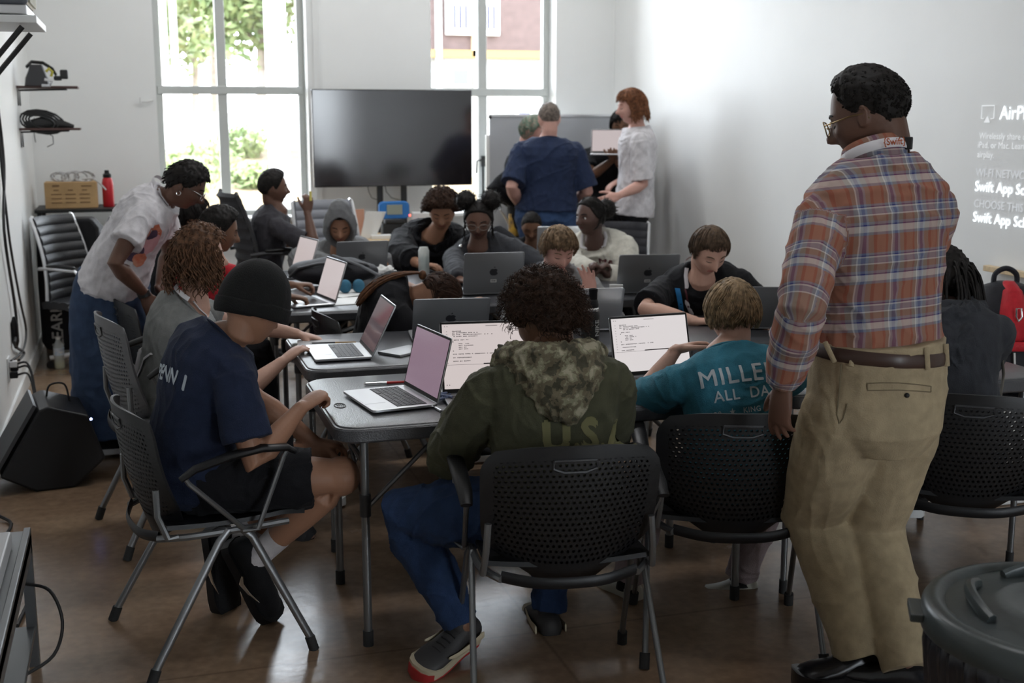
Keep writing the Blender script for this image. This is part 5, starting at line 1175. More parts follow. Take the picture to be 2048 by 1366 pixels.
        if lanyard.get('badge'):
            p = onsh(ctr-tn*.05); b.box(p+f*.004, (.07, .004, .1), Matrix(((Ls.x, f.x, tn.x), (Ls.y, f.y, tn.y), (Ls.z, f.z, tn.z))))
        b.v = [tuple(V(p)-root) for p in b.v]; b.build('lanyard', m, t)
    P_['legs'] = legs_; P_['neck'] = neck; P_['tn'] = tn; P_['H'] = H
    return P_
def decal(p, name, txt, size, c, xdir, zdir, ndir, m, bold=0, arc=None, space=1.0, cuts=2, parent=None, jag=0):
    "lettering printed on a shirt: every vertex is laid onto the cloth surface"
    me = text_mesh(txt, size, bold, 0, 'CENTER', space); bm = bmesh.new(); bm.from_mesh(me)
    bmesh.ops.triangulate(bm, faces=bm.faces)
    for _ in range(2):
        el = [e for e in bm.edges if e.calc_length() > size*.16]
        if el: bmesh.ops.subdivide_edges(bm, edges=el, cuts=1)
        bmesh.ops.triangulate(bm, faces=bm.faces)
    bm.to_mesh(me); bm.free()
    X, Z, N_ = V(xdir).normalized(), V(zdir).normalized(), V(ndir).normalized(); c = V(c)
    for v in me.vertices:
        x, y = v.co.x, v.co.y
        if arc: a = x/arc; r = abs(arc)+(y if arc > 0 else -y); x, y = r*math.sin(abs(x)/abs(arc))*(1 if x > 0 else -1), (r*math.cos(a)-abs(arc))*(1 if arc > 0 else -1)
        q = c+X*x+Z*y; h = p['bvh'].ray_cast(q+N_*.4, -N_, .9)
        v.co = (h[0]+N_*.0025 if h[0] is not None else q)-p['root']
    me.materials.clear(); me.materials.append(m); return link(name, me, parent or p['t'])
M['lan'] = mat('white_ribbon', (.62, .6, .62), .6); M_EYE = mat('eye_white', (.6, .58, .55), .25); M_IRIS = mat('iris_dark', (.015, .01, .008), .15); M_LASH = mat('lashes', (.015, .01, .01), .7)
# ================================================================ the people
SK = {k: skin('skin_'+k, c) for k, c in dict(dark=(.13, .066, .045), deep=(.085, .046, .036), brown=(.17, .085, .05), tan=(.33, .17, .105), fair=(.55, .33, .25), pink=(.58, .33, .27)).items()}
LP = {k: skin('lips_'+k, c) for k, c in dict(dark=(.11, .04, .035), deep=(.09, .03, .03), brown=(.19, .07, .05), tan=(.33, .12, .09), fair=(.5, .2, .17), pink=(.5, .2, .18)).items()}
def hm(n, c, v=.45, r=.6, c2=None): return mat('hair_'+n, c, r, var=v, vscale=60, spec=.2, col2=c2)
HB, HBR, HDB, HBL, HRD, HLB, HGY, HCU = hm('black', (.012, .01, .009)), hm('brown', (.10, .066, .042)), hm('dark_brown', (.04, .02, .012)), hm('blond', (.27, .19, .11), .5), hm('red', (.2, .085, .042)), hm('light_brown', (.22, .15, .09)), hm('greying', (.16, .13, .11)), hm('curly_brown', (.035, .017, .010), .55)
def pw(px, py, Y): return P(px, py, Y=Y)
C_ = cloth
navy, navy2, black_, dgr, grey_, teal_, olive, cream, white_ = C_('navy_jersey', (.014, .021, .047)), C_('navy_twill', (.02, .031, .07)), C_('black_jersey', (.008, .008, .01)), C_('dark_grey_jersey', (.045, .043, .05)), C_('grey_jersey', (.2, .205, .2)), C_('teal_jersey', (.035, .16, .22)), C_('olive_fleece', (.06, .06, .035)), C_('cream_fleece', (.5, .48, .42)), C_('white_jersey', (.62, .6, .62))
jean, khaki, leg_g, pinkish = C_('blue_denim', (.016, .034, .085)), C_('khaki_twill', (.34, .27, .17)), C_('grey_leggings', (.05, .05, .055)), C_('pale_mauve_fleece', (.3, .24, .25))
blk_shoe = mat('black_shoe_leather', (.012, .012, .014), .25); sneaker = C_('black_sneaker_mesh', (.012, .012, .013)); sockw = C_('white_sock', (.6, .57, .58))
CURL = dict(kind='curly', T=.2, n=900, len=.12, cr=.028, r=.007)
SHORTC = dict(kind='curly', fade=.25, T=.05, n=900, len=.03, cr=.012, r=.006, rough=.2)

# -- boy in black beanie, nearest the left
yw = 78
bp = person('boy in black beanie and navy T-shirt seated at the left table end', 1.6, (.13, 3.88, .54), (.262, 3.86, .985), pw(506, 622, 3.84), (58, 20, 0), 70, 78,
  armL=dict(w=pw(655, 905, 3.98), e=pw(560, 900, 4.0), d=F(80)-UP*.25, n=(0, 0, -1), curl=.7), armR=dict(w=pw(603, 815, 3.74), e=pw(452, 925, 3.6), d=F(55)+UP*.35, n=(.2, .3, -1), curl=1.15, thumb=.9),
  legR=dict(a=pw(512, 1116, 3.90), k=pw(760, 940, 3.70), f=(.42, -.08, -.9), u=(.75, -.6, .4)), legL=dict(a=pw(462, 1104, 4.04), k=pw(740, 920, 4.0), f=(.10, -.05, -.99), u=(.72, -.7, .1)),
  sk=SK['tan'], lip=LP['tan'], vox=.0045, build=1.08, top=dict(m=navy, inf=.016, sl=.74, arm=1.08), pants=dict(m=black_, len=.40, name='shorts', inf=.006), shoes=dict(m=sneaker, sm=M['blackp'], laces=M['blackp'], socks=sockw, L=1.2), hairm=HB, eyes='down', nk=0, lk=1.16)
s_ = bp['s']; HMb = bp['HM']; root = bp['root']
def head_shell(p, T, keep, name, m, n=9, rib=0, fn=None, **kw):
    s = p['s']; rows = []
    for row in SPH2:
        r = []
        for d in row:
            q = head_pt(d, s); k = keep(V(d), q/s); tt = T*(fn(V(d)) if fn else 1); rr = rib*math.sin(math.atan2(d[0], d[1])*90)
            r.append(p['HM'] @ (q+V(d)*(lerp(-.04*s, (tt+rr)*s, k)))-p['root'])
        rows.append(r)
    return MB().loft(rows).build(name, m, p['t'], auto=180, **kw)
beanm = C_('black_rib_knit', (.009, .009, .009))
head_shell(bp, .15, lambda d, q: sstep(.10-.06*q.y-.22*(q.y < 0)*-q.y*0, .13-.06*q.y, q.z-q.y*.05+.16), 'beanie', beanm, rib=.003, fn=lambda d: 1+.9*max(0, d.z)**2)
head_shell(bp, .175, lambda d, q: sstep(.0, .012, q.z-q.y*.05+.09)*(1-sstep(.19, .2, q.z-q.y*.05+.09)), 'beanie_cuff', beanm, rib=.004)
decal(bp, 'lettering', 'PENN 1', .062, bp['neck']-bp['tn']*.13+F(-90)*.05+V((-.06, -.06, .0)), (.55, -.75, -.25), (.35, 0, .9), (-.55, -.5, .65), mat('pale_print', (.4, .45, .5), .7), bold=.002)
for nm in 'LR':
    shoe_, An, fd, fu = bp['shoe'+nm]; f = fd.normalized(); u_ = (fu-f*fu.dot(f)).normalized(); x = f.cross(u_)
    b = MB(); c = An-u_*.04+f*.08-x*.0 
    side = x if nm == 'R' else x
    base = An-u_*.05+f*.07+x*.057-root
    b.tube([base-f*.045+u_*.012, base-f*.02-u_*.008, base+f*.02+u_*.0, base+f*.06+u_*.02], [(.003, .002), (.009, .002), (.006, .002), (.001, .001)], n=6, side=u_); b.build('side_swoosh', M['chrome'], shoe_)

# -- boy in olive sweatshirt with camouflage hood
camo_m = mat('camouflage_cloth', (.05, .045, .025), .85, col2=(.3, .27, .19), vscale=26, bump=.3, bscale=240)
rmp = [n for n in camo_m.node_tree.nodes if n.type == 'VALTORGB'][0].color_ramp; rmp.interpolation = 'CONSTANT'; rmp.elements[0].position = 0; rmp.elements[1].position = .6; e_ = rmp.elements.new(.44); e_.color = (.12, .1, .06, 1); e_ = rmp.elements.new(.53); e_.color = (.2, .19, .12, 1)
cp = person('boy in olive sweatshirt with camouflage hood, seen from behind at the near table', 1.66, (1.13, 3.26, .52), (1.125, 3.31, .975), pw(1088, 640, 3.38), (-22, 24, 0), 6, 4,
  armL=dict(w=(.98, 3.60, .79), e=pw(925, 905, 3.22), d=F(10), n=(0, 0, -1), curl=.5), armR=dict(w=(1.26, 3.62, .79), e=pw(1300, 880, 3.2), d=F(-5), n=(0, 0, -1), curl=.5),
  legL=dict(a=pw(925, 1250, 3.42), k=pw(810, 1010, 3.50), f=(-.55, -.35, -.12), u=(.25, -.2, .9)), legR=dict(a=pw(1095, 1225, 3.60), k=pw(1120, 950, 3.68), f=(.1, 1, 0)),
  sk=SK['brown'], lip=LP['brown'], vox=.0045, build=1.1, top=dict(m=olive, sleeve='long', inf=.028, cuff=.93, name='sweatshirt', collar=False, fold=.009), pants=dict(m=jean, name='jeans', r=(.062, .06, .054, .048, .046, .04, .034, .034)), shoes=dict(m=mat('dark_sneaker', (.03, .028, .028), .6), sm=mat('cream_midsole', (.5, .43, .3), .5), out=mat('red_outsole', (.4, .03, .03), .5), laces=M['black']), hair=dict(CURL, T=.15, n=3200, len=.19, cr=.03, r=.0042, line=[.3, .28, .24, .08, -.08, .0, -.2, -.26], rough=.35, turns=1.4, top=1.5, droop=.35), hairm=HCU, nk=0)
nk, tn_, H_ = cp['neck'], cp['tn'], 1.66
def hood_down(p, name, m, w_=.125, th=.032, drop=.15, seed=1, out=0.0):
    "fallen hood: a thick slack collar that droops down the back"
    nk, tn, L_, f = p['neck'], p['tn'], p['Ls'], p['fw']; b = MB()
    for lay, (k, rr, dz) in enumerate(((1, 1, 0), (.86, .8, .018), (1.06, .8, -.03), (1.0, .7, -.075), (.8, .6, -.11))):
        if lay < 2: ang = np.linspace(0, 2*PI, 37); 
        else: ang = np.linspace(PI*1.02, PI*1.98, 19)
        pts, rad = [], []
        for a in ang:
            ca, sa = math.cos(a), math.sin(a); back = max(0, -sa)
            c = nk + L_*(ca*w_*k*(1-.15*back)) + f*(sa*w_*k*(.62 if sa > 0 else .72)-.01-out*back) + tn*(-.005+dz*(back**.7 if lay > 1 else 1)-drop*.8*back**1.4*(.5 if lay < 2 else .8)+.01*noise.noise(V((ca*2, sa*2, seed+lay))))
            pts.append(c); r = th*rr*(.75+.55*back+.25*noise.noise(V((ca*3, sa*3, seed+3+lay)))); rad.append((r, r*.8))
        b.tube(pts, rad, n=12, side=tn, round_end=lay > 1)
    me = remesh(b, .005, 3); folds(me, .013, 13, seed=seed); return finish(me, name, m, p['t'], p['root'])
hood_down(cp, 'camouflage_hood', camo_m, .145, .04, .14, out=.045)
bk = cp['fw']*-1
decal(cp, 'lettering', 'U.S.A.', .115, nk-tn_*.262+cp['Ls']*-.085, -cp['Ls'], tn_, bk, mat('olive_print', (.15, .14, .06), .8), bold=.006, space=1.05, arc=None)

# -- blond boy in teal
bl = person('blond boy in teal T-shirt with white lettering, seen from behind', 1.52, (1.80, 3.40, .53), (1.765, 3.455, .925), pw(1465, 630, 3.50), (6, 14, 0), 12, 10,
  armL=dict(w=pw(1352, 700, 3.70), e=pw(1290, 790, 3.66), d=V((.95, -.1, .18)), n=(-.2, -.5, -1), curl=[.5, .55, .7, .8], thumb=.2), armR=dict(w=(2.02, 3.80, .79), e=(2.10, 3.5, .80), d=F(0), curl=.5),
  legL=dict(a=pw(1255, 1165, 3.78), k=pw(1300, 950, 3.78), f=(-.25, .9, 0)), legR=dict(a=pw(1480, 1158, 3.74), k=pw(1560, 960, 3.85), f=(-.95, .22, 0)),
  sk=SK['fair'], lip=LP['fair'], vox=.0045, build=1.04, top=dict(m=teal_, inf=.02, sl=.82, fold=.006), pants=dict(m=pinkish, name='sweatpants'), shoes=dict(m=mat('beige_clog', (.38, .36, .3), .5), sm=mat('beige_sole', (.34, .32, .27), .6), clog=True, socks=C_('black_sock', (.012, .012, .012))), hairm=HBL,
  hair=dict(kind='straight', T=.085, n=2600, steps=9, step=.055, r=.0065, crown=(.1, -.45, .9), fwd=.15, minz=-.2, line=[.3, .3, .24, .1, .0, .03, -.12, -.2], top=1.25, rough=.15), nk=0)
bkd = -bl['fw']; wp = mat('white_shirt_print', (.42, .46, .48), .8)
cc = bl['neck']-bl['tn']*.03
def bl_txt(t_, size, px, py, **k):
    c = pw(px, py, 3.35); decal(bl, 'lettering', t_, size, c, -bl['Ls'], bl['tn'], bkd, wp, **k)
bl_txt('MILLERS', .074, 1482, 757, bold=.0009, space=1.1); bl_txt('ALL  DAY', .045, 1484, 797, bold=.0006, space=1.1)
bl_txt('120   \u2605   KING   \u2605   ST', .022, 1490, 830, bold=.0002, space=1.1)

# -- standing man in plaid
plm = bpy.data.materials.new('plaid_cloth'); plm.use_nodes = True; nt = plm.node_tree; N = nt.nodes.new; L = nt.links.new; bs = nt.nodes['Principled BSDF']; bs.inputs['Roughness'].default_value = .85; bs.inputs['Specular IOR Level'].default_value = .2
uvn = N('ShaderNodeUVMap'); sp_ = N('ShaderNodeSeparateXYZ'); L(uvn.outputs[0], sp_.inputs[0])
def stripes(out, period, stops):
    m_ = N('ShaderNodeMath'); m_.operation = 'DIVIDE'; m_.inputs[1].default_value = period; L(out, m_.inputs[0]); f_ = N('ShaderNodeMath'); f_.operation = 'FRACT'; L(m_.outputs[0], f_.inputs[0])
    r_ = N('ShaderNodeValToRGB'); r_.color_ramp.interpolation = 'CONSTANT'; e = r_.color_ramp.elements; e[0].position = 0; e[0].color = (*stops[0][1], 1); e[1].position = stops[1][0]; e[1].color = (*stops[1][1], 1)
    for p_, c_ in stops[2:]: x_ = e.new(p_); x_.color = (*c_, 1)
    L(f_.outputs[0], r_.inputs[0]); return r_.outputs[0]
cO, cB, cW, cT, cG = (.30, .13, .085), (.03, .035, .15), (.56, .53, .5), (.22, .16, .125), (.2, .22, .28)
h1 = stripes(sp_.outputs[1], .13, [(0, cO), (.36, cG), (.42, cW), (.55, cB), (.575, cG), (.63, cT), (.76, cW), (.79, cB), (.80, cG), (.90, cW), (.93, cB), (.955, cG)])
v1 = stripes(sp_.outputs[0], .085, [(0, cO), (.2, (.24, .05, .03)), (.3, cT), (.45, cG), (.52, cB), (.63, cG), (.7, cW), (.74, cT), (.86, (.26, .06, .035)), (.94, cO)])
mxp = N('ShaderNodeMix'); mxp.data_type = 'RGBA'; mxp.inputs[0].default_value = .47; L(h1, mxp.inputs[6]); L(v1, mxp.inputs[7]); L(mxp.outputs[2], bs.inputs['Base Color'])
mh = 1.78; hipm = pw(1748, 815, 2.96); nkm = pw(1752, 330, 2.98)
mp = person('tall man in plaid shirt, khaki trousers and glasses standing at right', mh, hipm, nkm, pw(1735, 232, 3.03), (-42, 20, 0), -4, -8,
  armL=dict(w=pw(1566, 772, 2.93), e=pw(1612, 575, 2.86), d=V((-.02, .12, -1)), n=(.9, .35, 0), curl=[.22, .28, .34, .45], thumb=.2, spread=.06), armR=dict(w=hipm+V((.22, .34, -.02)), e=nkm+V((.40, .1, -.4)), d=V((-.3, .6, -.5)), n=(-1, 0, 0)),
  legL=dict(a=V((1.99, 2.95, .10)), k=V((1.9, 3.4, .5)), f=(-.93, .1, 0)), legR=dict(a=V((2.07, 2.83, .10)), k=V((2.1, 3.6, .5)), f=(-.7, .7, 0)),
  sk=SK['dark'], lip=LP['dark'], vox=.005, build=1.12, head_s=.142, shd=.085, bend=.12, top=dict(m=plm, sleeve='long', inf=.012, lo=.2, cuff=.97, collar=False, fold=.009, fs=7, belly=.016, name='plaid_shirt', arm=1.05), pants=dict(m=khaki, inf=.006, waist=.27, fold=.008, fs=4, butt=.022, end=1.04, r=(.062, .062, .057, .05, .047, .045, .042, .042)), shoes=dict(m=blk_shoe, sm=blk_shoe), hairm=HB,
  hair=dict(SHORTC, T=.06, fade=.08, n=2600, line=[.36, .35, .3, .10, .0, -.0, -.15, -.2], top=1.3, len=.035), glasses=mat('brass_frames', (.35, .25, .12), .3, metal=.9))
def plaid_uv(p, arms_split=True):
    me = p['shirt'].data; co = p['shirt_co']; uv = np.zeros((len(co), 2)); seg = []
    for nm in 'LR': S, E, W_, A = p['arms'][nm]; seg.append((np.array(S), np.array(E), np.array(W_)))
    Ls, fw = np.array(p['Ls']), np.array(p['fw']); nk = np.array(p['neck']); d_t = np.linalg.norm((co-nk)-np.outer((co-nk) @ np.array(p['tn']), np.array(p['tn'])), axis=1)
    side = (co-nk) @ Ls; uv[:, 0] = np.where(((co-nk) @ fw) < -.0, side, -side+.37); uv[:, 1] = (co-nk) @ np.array(p['tn'])
    vid = np.zeros(len(co), int)
    for q, (S, E, W_) in enumerate(seg):
        best = np.full(len(co), 9.); al = np.zeros(len(co)); cx = np.zeros(len(co))
        for A, B, off in ((S, E, 0), (E, W_, np.linalg.norm(E-S))):
            ab = B-A; l = np.linalg.norm(ab); t_ = np.clip(((co-A) @ ab)/l**2, 0, 1); pr = A+np.outer(t_, ab); dd = np.linalg.norm(co-pr, axis=1); m_ = dd < best
            ax = ab/l; rf = fw-ax*(fw @ ax); rf /= np.linalg.norm(rf); rs = np.cross(ax, rf); an = np.arctan2((co-pr) @ rs, (co-pr) @ rf)
            best = np.where(m_, dd, best); al = np.where(m_, t_*l+off, al); cx = np.where(m_, an*.065, cx)
        lat = side*(1 if q == 0 else -1); isarm = (best < .085) & (al > .03) & ((lat > .17) | (al > .3)); isarm &= best < .095
        uv[isarm, 0] = cx[isarm]; uv[isarm, 1] = -al[isarm]*1.0; vid[isarm] = q+1
    ul = me.uv_layers.new(name='UVMap'); n = len(me.loops); li = np.empty(n, int); me.loops.foreach_get('vertex_index', li); ul.data.foreach_set('uv', uv[li].ravel())
plaid_uv(mp)
# collar, lanyard band, belt, loops, pocket, seam on the man
nk, tn_, L_, f_, rt = mp['neck'], mp['tn'], mp['Ls'], mp['fw'], mp['root']
def ringband(c, ra, rb, tilt, hgt, th, name, m, parent, a0=0, a1=2*PI, zf=None, n=40):
    b = MB(); pts = []
    for a in np.linspace(a0, a1, n): p = c+L_*(ra*math.cos(a))+f_*(rb*math.sin(a))+tn_*(tilt*-math.sin(a)); pts.append(p-rt)
    b.tube(pts, [(hgt, th)]*n, n=8, side=tn_, round_end=False); return b.build(name, m, parent)
cl = ringband(nk+tn_*.0, .084, .078, .026, .036, .006, 'shirt_collar', plm, mp['t'])
ul = cl.data.uv_layers.new(name='UVMap')
for lp in cl.data.loops: q = cl.data.vertices[lp.vertex_index].co; ul.data[lp.index].uv = (q.dot(L_)+.03, q.dot(tn_)*1.0)
ringband(nk+tn_*.004, .093, .088, .028, .014, .003, 'lanyard', M['lan'], mp['t'])
b = MB(); a_ = PI*1.33; p = nk+tn_*.004+L_*(.096*math.cos(a_))+f_*(.091*math.sin(a_))-tn_*(.028*math.sin(a_))
b.box(p-rt, (.03, .012, .034), Matrix.Rotation(R(-45), 3, 'Z')); b.build('lanyard_buckle', M['black'], mp['t'], smooth=False, bevel=.003)
p = pw(1735, 290, 2.87)
me = text_mesh('{Swift}', .026, .0006, .0002); c = nk+tn_*.004; aa = PI*1.52; q = c+L_*(.099*math.cos(aa))+f_*(.094*math.sin(aa))-tn_*(.028*math.sin(aa)); nd_ = (L_*math.cos(aa)+f_*math.sin(aa)).normalized(); xd = nd_.cross(tn_)*-1
me.transform(frame(q-rt+nd_*.003, xd, nd_)); me.materials.clear(); me.materials.append(mat('orange_print', (.6, .15, .05), .7)); link('lanyard_lettering', me, mp['t'])
sp0 = mp['spine'](.14); pants_bvh = BVHTree.FromPolygons([v.co.copy() for v in mp['pants'].data.vertices], [tuple(q.vertices) for q in mp['pants'].data.polygons])
def on_pants(p, off=.004):
    p = V(p)-rt; c = sp0-rt; d = V((p.x-c.x, p.y-c.y, 0)).normalized(); h = pants_bvh.ray_cast(V((c.x, c.y, p.z))+d*.6, -d, .7); return (h[0]+d*off) if h[0] is not None else p
zb = pw(1790, 706, 2.9).z; pts = [on_pants(V((sp0.x+math.cos(a), sp0.y+math.sin(a), zb-.012*math.cos(a))), .002) for a in np.linspace(0, 2*PI, 60)]
MB().tube(pts, [(.019, .004)]*60, n=8, side=UP).build('belt', mat('brown_leather', (.045, .022, .015), .4), mp['t'])
for px in (1712, 1806, 1849, 1650):
    p0 = pw(px, 690, 2.86); q0 = on_pants(pw(px, 684, 2.86), .009); q1 = on_pants(pw(px, 728, 2.86), .009); MB().tube([q0, q0.lerp(q1, .5), q1], [(.007, .003)]*3, n=6, side=(1, -.3, 0)).build('belt_loop', khaki, mp['t'])
pk = MB(); y0 = 2.82
def pts_on(l, off=.0025): return [on_pants(pw(x, y, y0), off) for x, y in l]
pk.tube(pts_on([(1736, 765), (1760, 761), (1785, 759), (1812, 762), (1838, 768), (1837, 779), (1812, 775), (1785, 773), (1760, 776), (1737, 779), (1736, 765)]), .0016, n=5); pk.build('back_pocket_welt', mat('khaki_seam', (.17, .13, .08), .9), mp['t'])
MB().ball(on_pants(pw(1797, 783, y0), .003), .007, 12, 8).build('pocket_button', M['black'], mp['t'])
MB().tube(pts_on([(1648, 738), (1641, 790), (1642, 840), (1655, 856)]), .0018, n=5).tube(pts_on([(1655, 856), (1668, 845), (1683, 812)]), .0012, n=5).build('side_pocket_seam', mat('khaki_seam_dark', (.15, .12, .07), .9), mp['t'])
# -- person with long braids at the right
dp = person('person with long black braids and dark hooded sweatshirt, right of the standing man', 1.64, (2.66, 3.50, .53), (2.65, 3.57, 1.0), pw(1885, 562, 3.64), (20, 12, 0), 26, 28, nk=0, sk=SK['deep'], lip=LP['deep'], vox=.0055, build=1.1,
  legL=dict(a=(2.8, 4.25, .09), k=(2.8, 4.0, .8), f=25), legR=dict(a=(3.0, 4.2, .09), k=(3., 4.0, .8), f=25), armL=dict(w=(2.72, 3.92, .79), e=(2.55, 3.62, .8)), armR=dict(w=(2.9, 3.9, .79), e=(2.95, 3.5, .7)), top=dict(m=C_('charcoal_fleece', (.035, .037, .043)), sleeve='long', inf=.018, collar=False, name='sweatshirt'), pants=dict(m=black_), shoes=dict(m=sneaker), hairm=HB,
  hair=dict(kind='locks', T=.1, rough=.3, locks=[(75, 60, 180, -.1, .55, 1.25, .006, .022, .45), (24, 60, 110, .1, .5, 1.1, .006, .02, .5)], lturns=3, ln=6, line=[.32, .3, .25, .05, -.1, -.1, -.2, -.3]))
hood_down(dp, 'fallen_hood', C_('charcoal_hood', (.035, .037, .043)), .13, .038, .16, seed=4)
q = pw(2003, 700, 3.52); q2 = pw(2000, 800, 3.44); MB().tube([q-dp['root'], (q+q2)/2+V((.012, 0, 0))-dp['root'], q2-dp['root'], q2+V((-.015, 0, -.02))-dp['root']], [(.008, .002)]*4, n=6, side=(0, 1, 0)).build('lanyard', mat('cream_cord', (.4, .36, .3), .7), dp['t'])

# -- curly haired girl in grey T-shirt
gp = person('girl with curly brown shoulder length hair in grey T-shirt, behind the beanie boy', 1.6, (.10, 4.92, .54), pw(392, 610, 4.85), pw(402, 512, 4.87), (80, 4, 0), 74, 78, nk=0, sk=SK['fair'], lip=LP['fair'], vox=.0055, build=1.08,
  armR=dict(w=(.52, 4.72, .72), e=pw(372, 760, 4.62), curl=.5), armL=dict(w=(.62, 5.02, .77), e=(.35, 5.2, .8)), legR=dict(a=pw(632, 1095, 4.70), k=pw(660, 780, 4.62), f=80), legL=dict(a=(.62, 5.05, .09), k=(.56, 5.1, .8), f=80),
  top=dict(m=grey_, inf=.015, sl=.72), pants=dict(m=leg_g, name='leggings', r=(.056, .054, .046, .04, .038, .034, .027, .026)), shoes=dict(m=sneaker, laces=M['white']), hairm=hm('chestnut', (.11, .055, .03), .5),
  hair=dict(kind='curly', T=.12, n=900, len=.10, cr=.02, r=.008, droop=.8, line=[.3, .28, .22, .08, -.15, -.2, -.3, -.35], locks=[(260, 62, 180, -.25, .5, .62, .035, .012, .5), (60, 60, 100, -.1, .3, .6, .035, .012, .6)], lturns=2.6), lanyard=dict(badge=True, drop=.3))
# -- boy in red at the third table
rp = person('boy with short curly black hair in red shirt, behind the girl in grey', 1.56, (.20, 6.12, .52), pw(422, 522, 6.02), pw(440, 462, 6.04), (86, 16, 0), 85, 85, nk=0, sk=SK['brown'], lip=LP['brown'], vox=.006,
  armR=dict(w=pw(575, 592, 5.93), e=pw(500, 610, 5.80), d=F(85)-UP*.2, curl=.9, thumb=.9), armL=dict(w=pw(585, 570, 6.15), e=pw(520, 585, 6.3), d=F(95), curl=1.0), top=dict(m=C_('red_jersey', (.4, .02, .03)), inf=.012), pants=dict(m=black_), shoes=dict(m=sneaker), hair=dict(SHORTC, T=.10, n=1200, len=.05, top=1.3), hairm=HB, lanyard={})
xp = person('dark haired person mostly hidden behind the bending woman', 1.56, (.1, 6.85, .52), pw(372, 478, 6.75), pw(386, 434, 6.76), (88, 8, 0), 85, 85, sk=SK['tan'], lip=LP['tan'], vox=.007, top=dict(m=black_), pants=dict(m=black_), shoes=dict(m=sneaker), hair=dict(kind='straight', T=.07, n=700, fwd=.2, line=[.3, .28, .22, .05, -.05, -.05, -.2, -.28]), hairm=HB)
# -- bending woman
wp_ = person('woman in white T-shirt and long denim skirt bending forward at the left', 1.66, pw(222, 560, 6.25), pw(325, 398, 6.15), pw(372, 372, 6.10), (98, 34, 0), 102, 92, sk=SK['dark'], lip=LP['dark'], vox=.0055, bend=.25, build=1.05,
  armR=dict(w=pw(290, 588, 6.0), e=pw(246, 520, 5.9), d=V((.35, .0, -1)), n=(0, 1, -.3), curl=.5), armL=dict(w=pw(318, 580, 6.3), e=pw(330, 500, 6.4), d=V((.5, 0, -.8)), curl=.5), legL=dict(a=V((-.10, 6.36, .085)), k=V((.5, 6.3, .5)), f=92), legR=dict(a=V((-.22, 6.20, .085)), k=V((.5, 6.2, .5)), f=82),
  top=dict(m=white_, inf=.02, sl=.6, fold=.009, belly=.02), shoes=dict(m=sneaker, laces=M['white'], sm=M['white']), hair=dict(kind='curly', T=.07, n=420, len=.11, cr=.012, r=.014, droop=1.3, turns=.6, top=1.4, fade=.5, line=[.33, .3, .22, .06, -.04, .0, -.18, -.25], rough=.4), hairm=HB, glasses=True, earrings=True, lanyard=dict(drop=.2))
hip_ = pw(222, 555, 6.25); rt_ = wp_['root']; rings = []
for z_, rx, ry, ox in ((hip_.z+.06, .15, .13, .0), (hip_.z-.02, .175, .16, 0), (hip_.z-.15, .195, .185, -.01), (.55, .2, .2, -.01), (.3, .22, .22, 0), (.12, .235, .235, .01), (.115, .225, .225, .01)):
    rings.append([V((hip_.x+ox+(rx+.012*math.sin(a*7+z_*2)*(z_ < .8))*math.cos(a), hip_.y+(ry+.012*math.cos(a*6+z_*3)*(z_ < .8))*math.sin(a), z_)) for a in np.linspace(0, 2*PI, 60, endpoint=False)])
b = MB().loft(rings); me = remesh(b, .009, 2); folds(me, .012, 5, seed=3); finish(me, 'denim_skirt', C_('skirt_denim', (.035, .058, .11)), wp_['t'], rt_)
MB().tube([pw(286, 588, 6.0)-rt_+V((.0, 0, .012)), pw(286, 588, 6.0)-rt_+V((.008, 0, -.014))], .031, n=16).build('wrist_watch', M['black'], wp_['t'])
# printed portrait patch on her shirt
cpr = pw(310, 490, 5.95); prm = [mat('print_orange', (.5, .12, .06), .8, col2=(.6, .3, .2), vscale=22), mat('print_dark', (.08, .05, .09), .8), mat('print_pink', (.6, .33, .35), .8)]
for k, (c, r, mm_) in enumerate([(pw(302, 480, 6.0), .058, prm[0]), (pw(316, 492, 6.0), .045, prm[2]), (pw(308, 470, 6.0), .02, prm[1]), (pw(294, 512, 6.0), .032, prm[1]), (pw(312, 525, 6.0), .028, prm[0])]):
    nd = V((.75, -.65, -.1)).normalized(); x_ = nd.cross(UP).normalized(); z_ = x_.cross(nd)*-1; b = MB(); g = []
    for i in range(9):
        for j in range(20):
            q = c+(x_*math.cos(j/20*2*PI)+z_*math.sin(j/20*2*PI)*1.25)*r*(i+.01)/8*(1+.2*noise.noise(V((math.cos(j/20*2*PI)*2, math.sin(j/20*2*PI)*2, k*3)))); h = wp_['bvh'].ray_cast(q+nd*.4, -nd, .9); g.append((h[0]+h[1]*(.002+.0012*k) if h[0] is not None else q)-rt_)
    b.add(g, [(i*20+j, i*20+(j+1) % 20, (i+1)*20+(j+1) % 20, (i+1)*20+j) for i in range(8) for j in range(20)]); b.build('shirt_print', mm_, wp_['t'])
# -- boy raising his hand by the window
hp_ = person('boy in grey T-shirt raising a hand, seated in profile before the left window', 1.6, (.78, 8.05, .56), pw(560, 428, 8.0), pw(548, 376, 8.0), (88, 2, 0), 84, 80, sk=SK['dark'], lip=LP['dark'], vox=.0065,
  armR=dict(w=pw(615, 425, 7.85), e=pw(592, 492, 7.78), d=V((.1, 0, 1)), n=(-.2, 1, 0), curl=.9, thumb=.9), armL=dict(w=(1.12, 8.2, .76), e=(1.0, 8.4, .75), curl=.6), top=dict(m=dgr, inf=.016, sl=.7), pants=dict(m=C_('purple_black', (.025, .02, .03))), shoes=dict(m=sneaker), hair=dict(SHORTC, T=.07, top=1.5), hairm=HB, lanyard={})
q = pw(621, 392, 7.84); o = MB().tube([(0, 0, -.03), (0, 0, .03)], .008, n=8).build('marker_pen', mat('yellow_plastic', (.7, .6, .15), .4)); o.location = q; single(o, 'short yellow marker held up in the raised hand', 'marker')
